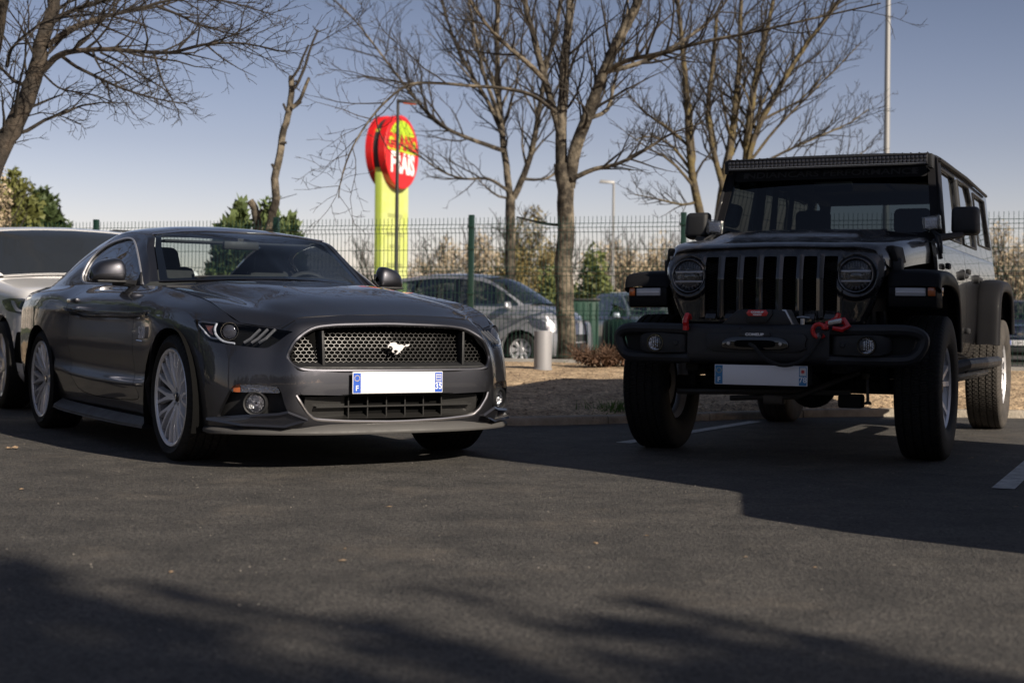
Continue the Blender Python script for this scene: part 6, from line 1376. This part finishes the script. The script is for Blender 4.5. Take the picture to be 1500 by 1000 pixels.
suv, sm_ = gcar('suv_car', 'white sports utility car parked behind the grey coupe at the left edge', SUVP, WHP, .86, 2.87, 1.0, 1.94, .98, 1.12, 1.12, -.58, -1.35, -2.9, -3.6, 1.63, .37, .26, mat('dark_windscreen', (.02, .024, .03), .15, coat=.35, spec=.5, rv=.1, vs=3), .22)
hlp = [(2, 440), (14, 437), (34, 437), (53, 442), (58, 452), (52, 460), (30, 459), (10, 455)]
h_ = onshell(sm_, SUVP, hlp, .004); open('/tmp/hl.txt','w').write(str(('HL', len(h_.F), pixv(SUVP, sm_.V).min(0), pixv(SUVP, sm_.V[sm_.V[:, 0] > .4]).min(0), pixv(SUVP, sm_.V[sm_.V[:, 0] > .4]).max(0))))
if len(h_.F):
    ho = obj('headlight', h_, mat('suv_lamp_glass', (.16, .165, .18), .15, .5, coat=1), suv)
    obj('headlight_bar', onshell(sm_, SUVP, [(16, 440), (22, 440), (27, 452), (44, 455), (44, 458), (24, 456)], .008), bpy.data.materials['light_guide'], ho)
    obj('headlight_projector', onshell(sm_, SUVP, smooth_poly([(29, 442), (40, 442), (42, 451), (30, 451)], 3), .008), CHROME, ho)
v_ = onshell(sm_, SUVP, smooth_poly([(24, 490), (30, 486), (60, 486), (60, 530), (26, 531), (21, 524)], 3), .004)
if len(v_.F): obj('air_intake', v_, DARK, suv)
v_ = onshell(sm_, SUVP, [(24, 541), (60, 542), (60, 546), (26, 545)], .004)
if len(v_.F): obj('bumper_slot', v_, DARK, suv)
obj('roof_rail', tube([(-1.6, -.66, 1.64), (-2.2, -.66, 1.68), (-3.2, -.66, 1.66)], .012, 6).both(), BLK, suv)
MPP = (.52, 26.9, 1.12)
MGL = glass('car_glass', (.42, .5, .54), .10)
mpv, mm_ = gcar('mpv_car', 'silver people carrier parked behind the wire fence', MPP, SVP, .92, 2.60, .75, 1.73, .82, 1.04, 1.12, .15, -.85, -2.9, -3.3, 1.66, .31, .20, MGL, .20, .25, spokes=8, rdrop=.12)
hh = onshell(mm_, MPP, [(768, 462), (790, 467), (812, 478), (820, 488), (800, 486), (780, 478)], .006)
if len(hh.F): obj('headlight', hh, REFL, mpv)
for nm, pl in (('grille', [(838, 490), (866, 489), (868, 499), (838, 501)]), ('lower_bumper', [(838, 503), (872, 500), (872, 517), (838, 520)]), ('door_seam', [(704, 450), (706, 450), (712, 520), (709, 520)])):
    q = onshell(mm_, MPP, pl, .006)
    if len(q.F): obj(nm, q, BLK, mpv)
FOP = (12.05, 35.0, -.28)
frd, fm__ = gcar('hatchback_car', 'dark blue hatchback facing the fence at the right edge', FOP, BLP, .85, 2.6, .7, 1.78, .82, .98, 1.02, -.55, -1.30, -2.7, -3.3, 1.48, .31, .21, MGL, .2)
obj('grille_slat', box(.86, .90, -.42, .42, .60, .62, .004).add(box(.86, .90, -.45, .45, .70, .715, .004)), CHROME, frd)
obj('lower_grille', box(.80, .90, -.55, .55, .24, .36, .01), BLK, frd)
obj('oval_badge', lathe([(0, .006), (.05, .006), (.055, 0)], 20, 0, (.89, 0, .665)).map(lambda x, y, z: (x, y*1.5, .665+(z-.665)*.6)), CHROME, frd)
fp = bpy.data.objects.new('number_plate', None); COL.objects.link(fp); fp.parent = frd; fp.location = (.915, 0, .46)
obj('plate_panel', box(-.004, .004, -.26, .26, -.055, .055, .003), WHITEP, fp); obj('plate_band', box(.0035, .006, -.256, -.214, -.051, .051), BLUEP, fp); obj('plate_text', place(text_m('CT-591-EY', .085, .002, .001), (.006, .0, 0), (0, 1, 0), (0, 0, 1)), DARK, fp)
gcar('unseen_saloon_car', 'unseen dark blue car added left of the grey coupe to darken its door reflections', (-4.8, 9.55, .549), BLP, .85, 2.65, .9, 1.80, .80, .95, 1.0, -.6, -1.35, -2.6, -3.4, 1.44, .32, .22, MGL, .2)  # added out of view, blocks the bright far field from the coupe door
GBP_ = (3.3, 30.5, .35)
gcar('small_car', 'grey-blue small car glimpsed behind the fence left of the off-roader', GBP_, GBP, .8, 2.5, .6, 1.68, .76, .92, .98, -.4, -1.1, -2.4, -3.0, 1.46, .30, .2, MGL, .2)
# tall panel van outside the frame on the right: its shade lies over the off-roader
VP = (3.5, 4.75, -.4258); van = empty('panel_van', 'white high-roofed panel van parked on the right, nearer than the off-roader', 'van', VP)
pf = [(.85, .30), (.88, .80), (.78, 1.10), (.05, 1.24), (-.16, 1.85), (-.26, 2.75), (-.4, 2.9), (-3.15, 2.9), (-3.2, 2.7), (-3.2, .35), (-2.9, .30)]
obj('body', prism(pf, 1, -1.0, 1.0, .06, 3), WHP, van)
obj('windshield', hexa([(.01, -.85, 1.15), (.04, -.85, 1.15), (.04, .85, 1.15), (.01, .85, 1.15), (-.17, -.8, 1.86), (-.14, -.8, 1.86), (-.14, .8, 1.86), (-.17, .8, 1.86)]), GLOSSB, van)
for s in (-1, 1):
    obj('side_window', prism([(-.08, 1.2), (-.22, 1.75), (-.95, 1.75), (-.95, 1.2)], 1, s*1.0-.004, s*1.0+.006), GLOSSB, van)
    for x in (0, -2.5): simple_wheel(van, x, s*.9, s, .34, .22, .2, SILV, 6)
# ================================================================ street furniture, sign, far things
def pole(name, label, px_, ytop, d, r, arm=None, mt=None, top=None, base=0, cat='street lamp'):
    x, y, z = at(px_, ytop, d); z = top or z; o = empty(name, label, cat); o.location = (x, y, base)
    obj('pole', tube([(0, 0, 0), (0, 0, z*.5), (0, 0, z-base)], [r*1.25, r, r*.75], 12), mt or GM, o)
    obj('base_plate', box(-r*2.5, r*2.5, -r*2.5, r*2.5, 0, .02), mt or GM, o)
    return o, z-base
DGM = mat('dark_metal', (.035, .035, .035), .5, .4)
o, z = pole('street_lamp', 'thin dark lamp post with flat lamp head in front of the round sign', 583, 148, 27, .035, mt=DGM)
obj('lamp_head', hexa([(-.02, -.07, z-.02), (.36, -.05, z-.06), (.36, .05, z-.06), (-.02, .07, z-.02), (-.02, -.05, z+.03), (.34, -.04, z-.01), (.34, .04, z-.01), (-.02, .05, z+.03)], .008), DGM, o)
obj('lamp_glass', hexa([(.10, -.05, z-.05), (.33, -.04, z-.072), (.33, .04, z-.072), (.10, .05, z-.05), (.10, -.05, z-.03), (.33, -.04, z-.05), (.33, .04, z-.05), (.10, .05, z-.03)]), mat('red_lamp_glass', (.5, .05, .03), .3), o)
o, z = pole('street_lamp', 'slim pale lamp post far behind the fence left of the off-roader', 899, 268, 40, .04, mt=mat('pale_metal', (.30, .30, .295), .5, .3))
obj('lamp_head', hexa([(-.40, -.09, z+.0), (.02, -.07, z-.02), (.02, .07, z-.02), (-.40, .09, z), (-.36, -.06, z+.08), (.02, -.05, z+.05), (.02, .05, z+.05), (-.36, .06, z+.08)], .01), bpy.data.materials['pale_metal'], o)
o, z = pole('street_lamp', 'tall pale steel lamp mast rising behind the off-roader', 1301, 0, 30, .062, mt=bpy.data.materials['pale_metal'], top=9.5)
obj('lamp_head', hexa([(-.05, -.9, z-.0), (.05, -.9, z), (.05, .1, z), (-.05, .1, z), (-.04, -.8, z+.1), (.04, -.8, z+.1), (.04, .1, z+.1), (-.04, .1, z+.1)], .01), DGM, o)
# sign totem: yellow-green pillar carrying two red discs
SGD = 48.0; sx, sy, sz = at(572, 470, SGD); AL = rad(67)
sg = empty('sign_pillar', 'yellow-green advertising pillar carrying two round red discs, reading GRAND FRAIS', 'sign'); sg.location = (sx, sy, 0); sg.rotation_euler = (0, 0, AL)
# local: face normal -y ; x along the face
k = F_PX/SGD; topz = at(572, 176, SGD)[2]; R_ = 107/2/k; zc = at(587, 224, SGD)[2]
YG = mat('lime_panel', (.36, .47, .03), .5, var=.3, vs=.9, col2=(.42, .50, .12))
obj('pillar', box(-.95, .95, -.12, .12, 0, topz-.4, .02), YG, sg)
obj('pillar_print', M([(-.93, -.126, .3), (.93, -.126, .3), (.93, -.126, topz-.5), (-.93, -.126, topz-.5)], [(0, 1, 2, 3)]), mat('faded_print', (.56, .60, .26), .6, var=.75, vs=1.1, col2=(.46, .54, .10)), sg)
gp_ = M()
for z, w_ in ((2.2, .9), (2.6, 1.1), (3.2, .7), (3.6, 1.2), (4.2, 1.0)): gp_.add(box(-w_/2, w_/2, -.132, -.127, z, z+.13))
obj('pillar_lettering', gp_, mat('pillar_ghost', (.42, .46, .16), .6, var=.4, vs=5), sg)
REDS = mat('sign_red', (.62, .012, .012), .4, coat=.3); LIME = mat('sign_lime', (.42, .60, .02), .4); WTX = mat('sign_white', (.8, .8, .8), .4); BKB = mat('sign_band', (.02, .035, .035), .5)
for s in (-1, 1):
    y0 = -.12 if s < 0 else .12
    d_ = obj('disc', lathe([(0, y0+s*.25), (R_-.03, y0+s*.25), (R_, y0+s*.23), (R_, y0), (R_-.03, y0), (0, y0)], 64, 1, (0, 0, zc)), REDS, sg)
    F_ = y0+s*.253; a = np.linspace(.12*math.pi, .88*math.pi, 24); rr = R_*.86
    P = [(rr*math.cos(t), zc+rr*math.sin(t)) for t in np.linspace(.0*math.pi, 1.0*math.pi, 30)]+[(-.6*R_, zc+.02), (-.3*R_, zc-.03), (0, zc+.01), (.35*R_, zc-.03), (.66*R_, zc+.01)]
    obj('lime_field', prism(P, 1, F_-.004, F_+.004), LIME, d_)
    if s < 0:
        t1 = place(text_m('GRAND', .60, .03, .004), (0, F_-.006, zc+.28), (1, 0, 0), (0, 0, 1.1)); t2 = place(text_m('FRAIS', .68, .03, .004), (0.02, F_-.006, zc-.40), (1, 0, 0), (0, 0, 1.3))
    else:
        t1 = place(text_m('GRAND', .62, .015, .004), (0, F_+.006, zc+.20), (-1, 0, 0), (0, 0, 1.25)); t2 = place(text_m('FRAIS', .68, .02, .004), (0, F_+.006, zc-.34), (-1, 0, 0), (0, 0, 1.35))
    obj('sign_text', t1, REDS, d_); obj('sign_text', t2, WTX, d_)
obj('sign_core', lathe([(0, -.119), (R_*.93, -.119), (R_*.93, .119), (0, .119)], 48, 1, (0, 0, zc)), BKB, sg)
# green enclosure and pale ramp beyond the fence
o = empty('green_container', 'green waste enclosure behind the fence right of the silver car nose', 'container'); q = at(862, 440, 31); o.location = (q[0], q[1], 0)
GC = mat('container_green', (.01, .055, .035), .6, var=.3, vs=4)
obj('container_body', box(-.55, .22, 0, .9, 0, q[2], .015), GC, o)
rb = M()
for k in range(6): rb.add(box(-.52+k*.14, -.49+k*.14, -.02, .0, .05, q[2]-.05))
obj('container_rib', rb, GC, o); obj('container_lid', box(-.58, .25, -.04, .93, q[2], q[2]+.04, .008), DGM, o)
V = [(1.5, 38, 0), (7.5, 38, 0), (9.5, 62, 2.1), (2.0, 62, 2.1), (2, 70, 2.1), (10, 70, 2.1)]
obj('ramp', M(V, [(0, 1, 2, 3), (3, 2, 5, 4)]), mat('pale_paving', (.42, .36, .28), .9, var=.3, vs=1.5, bump=.3, bs=20), kind='structure')
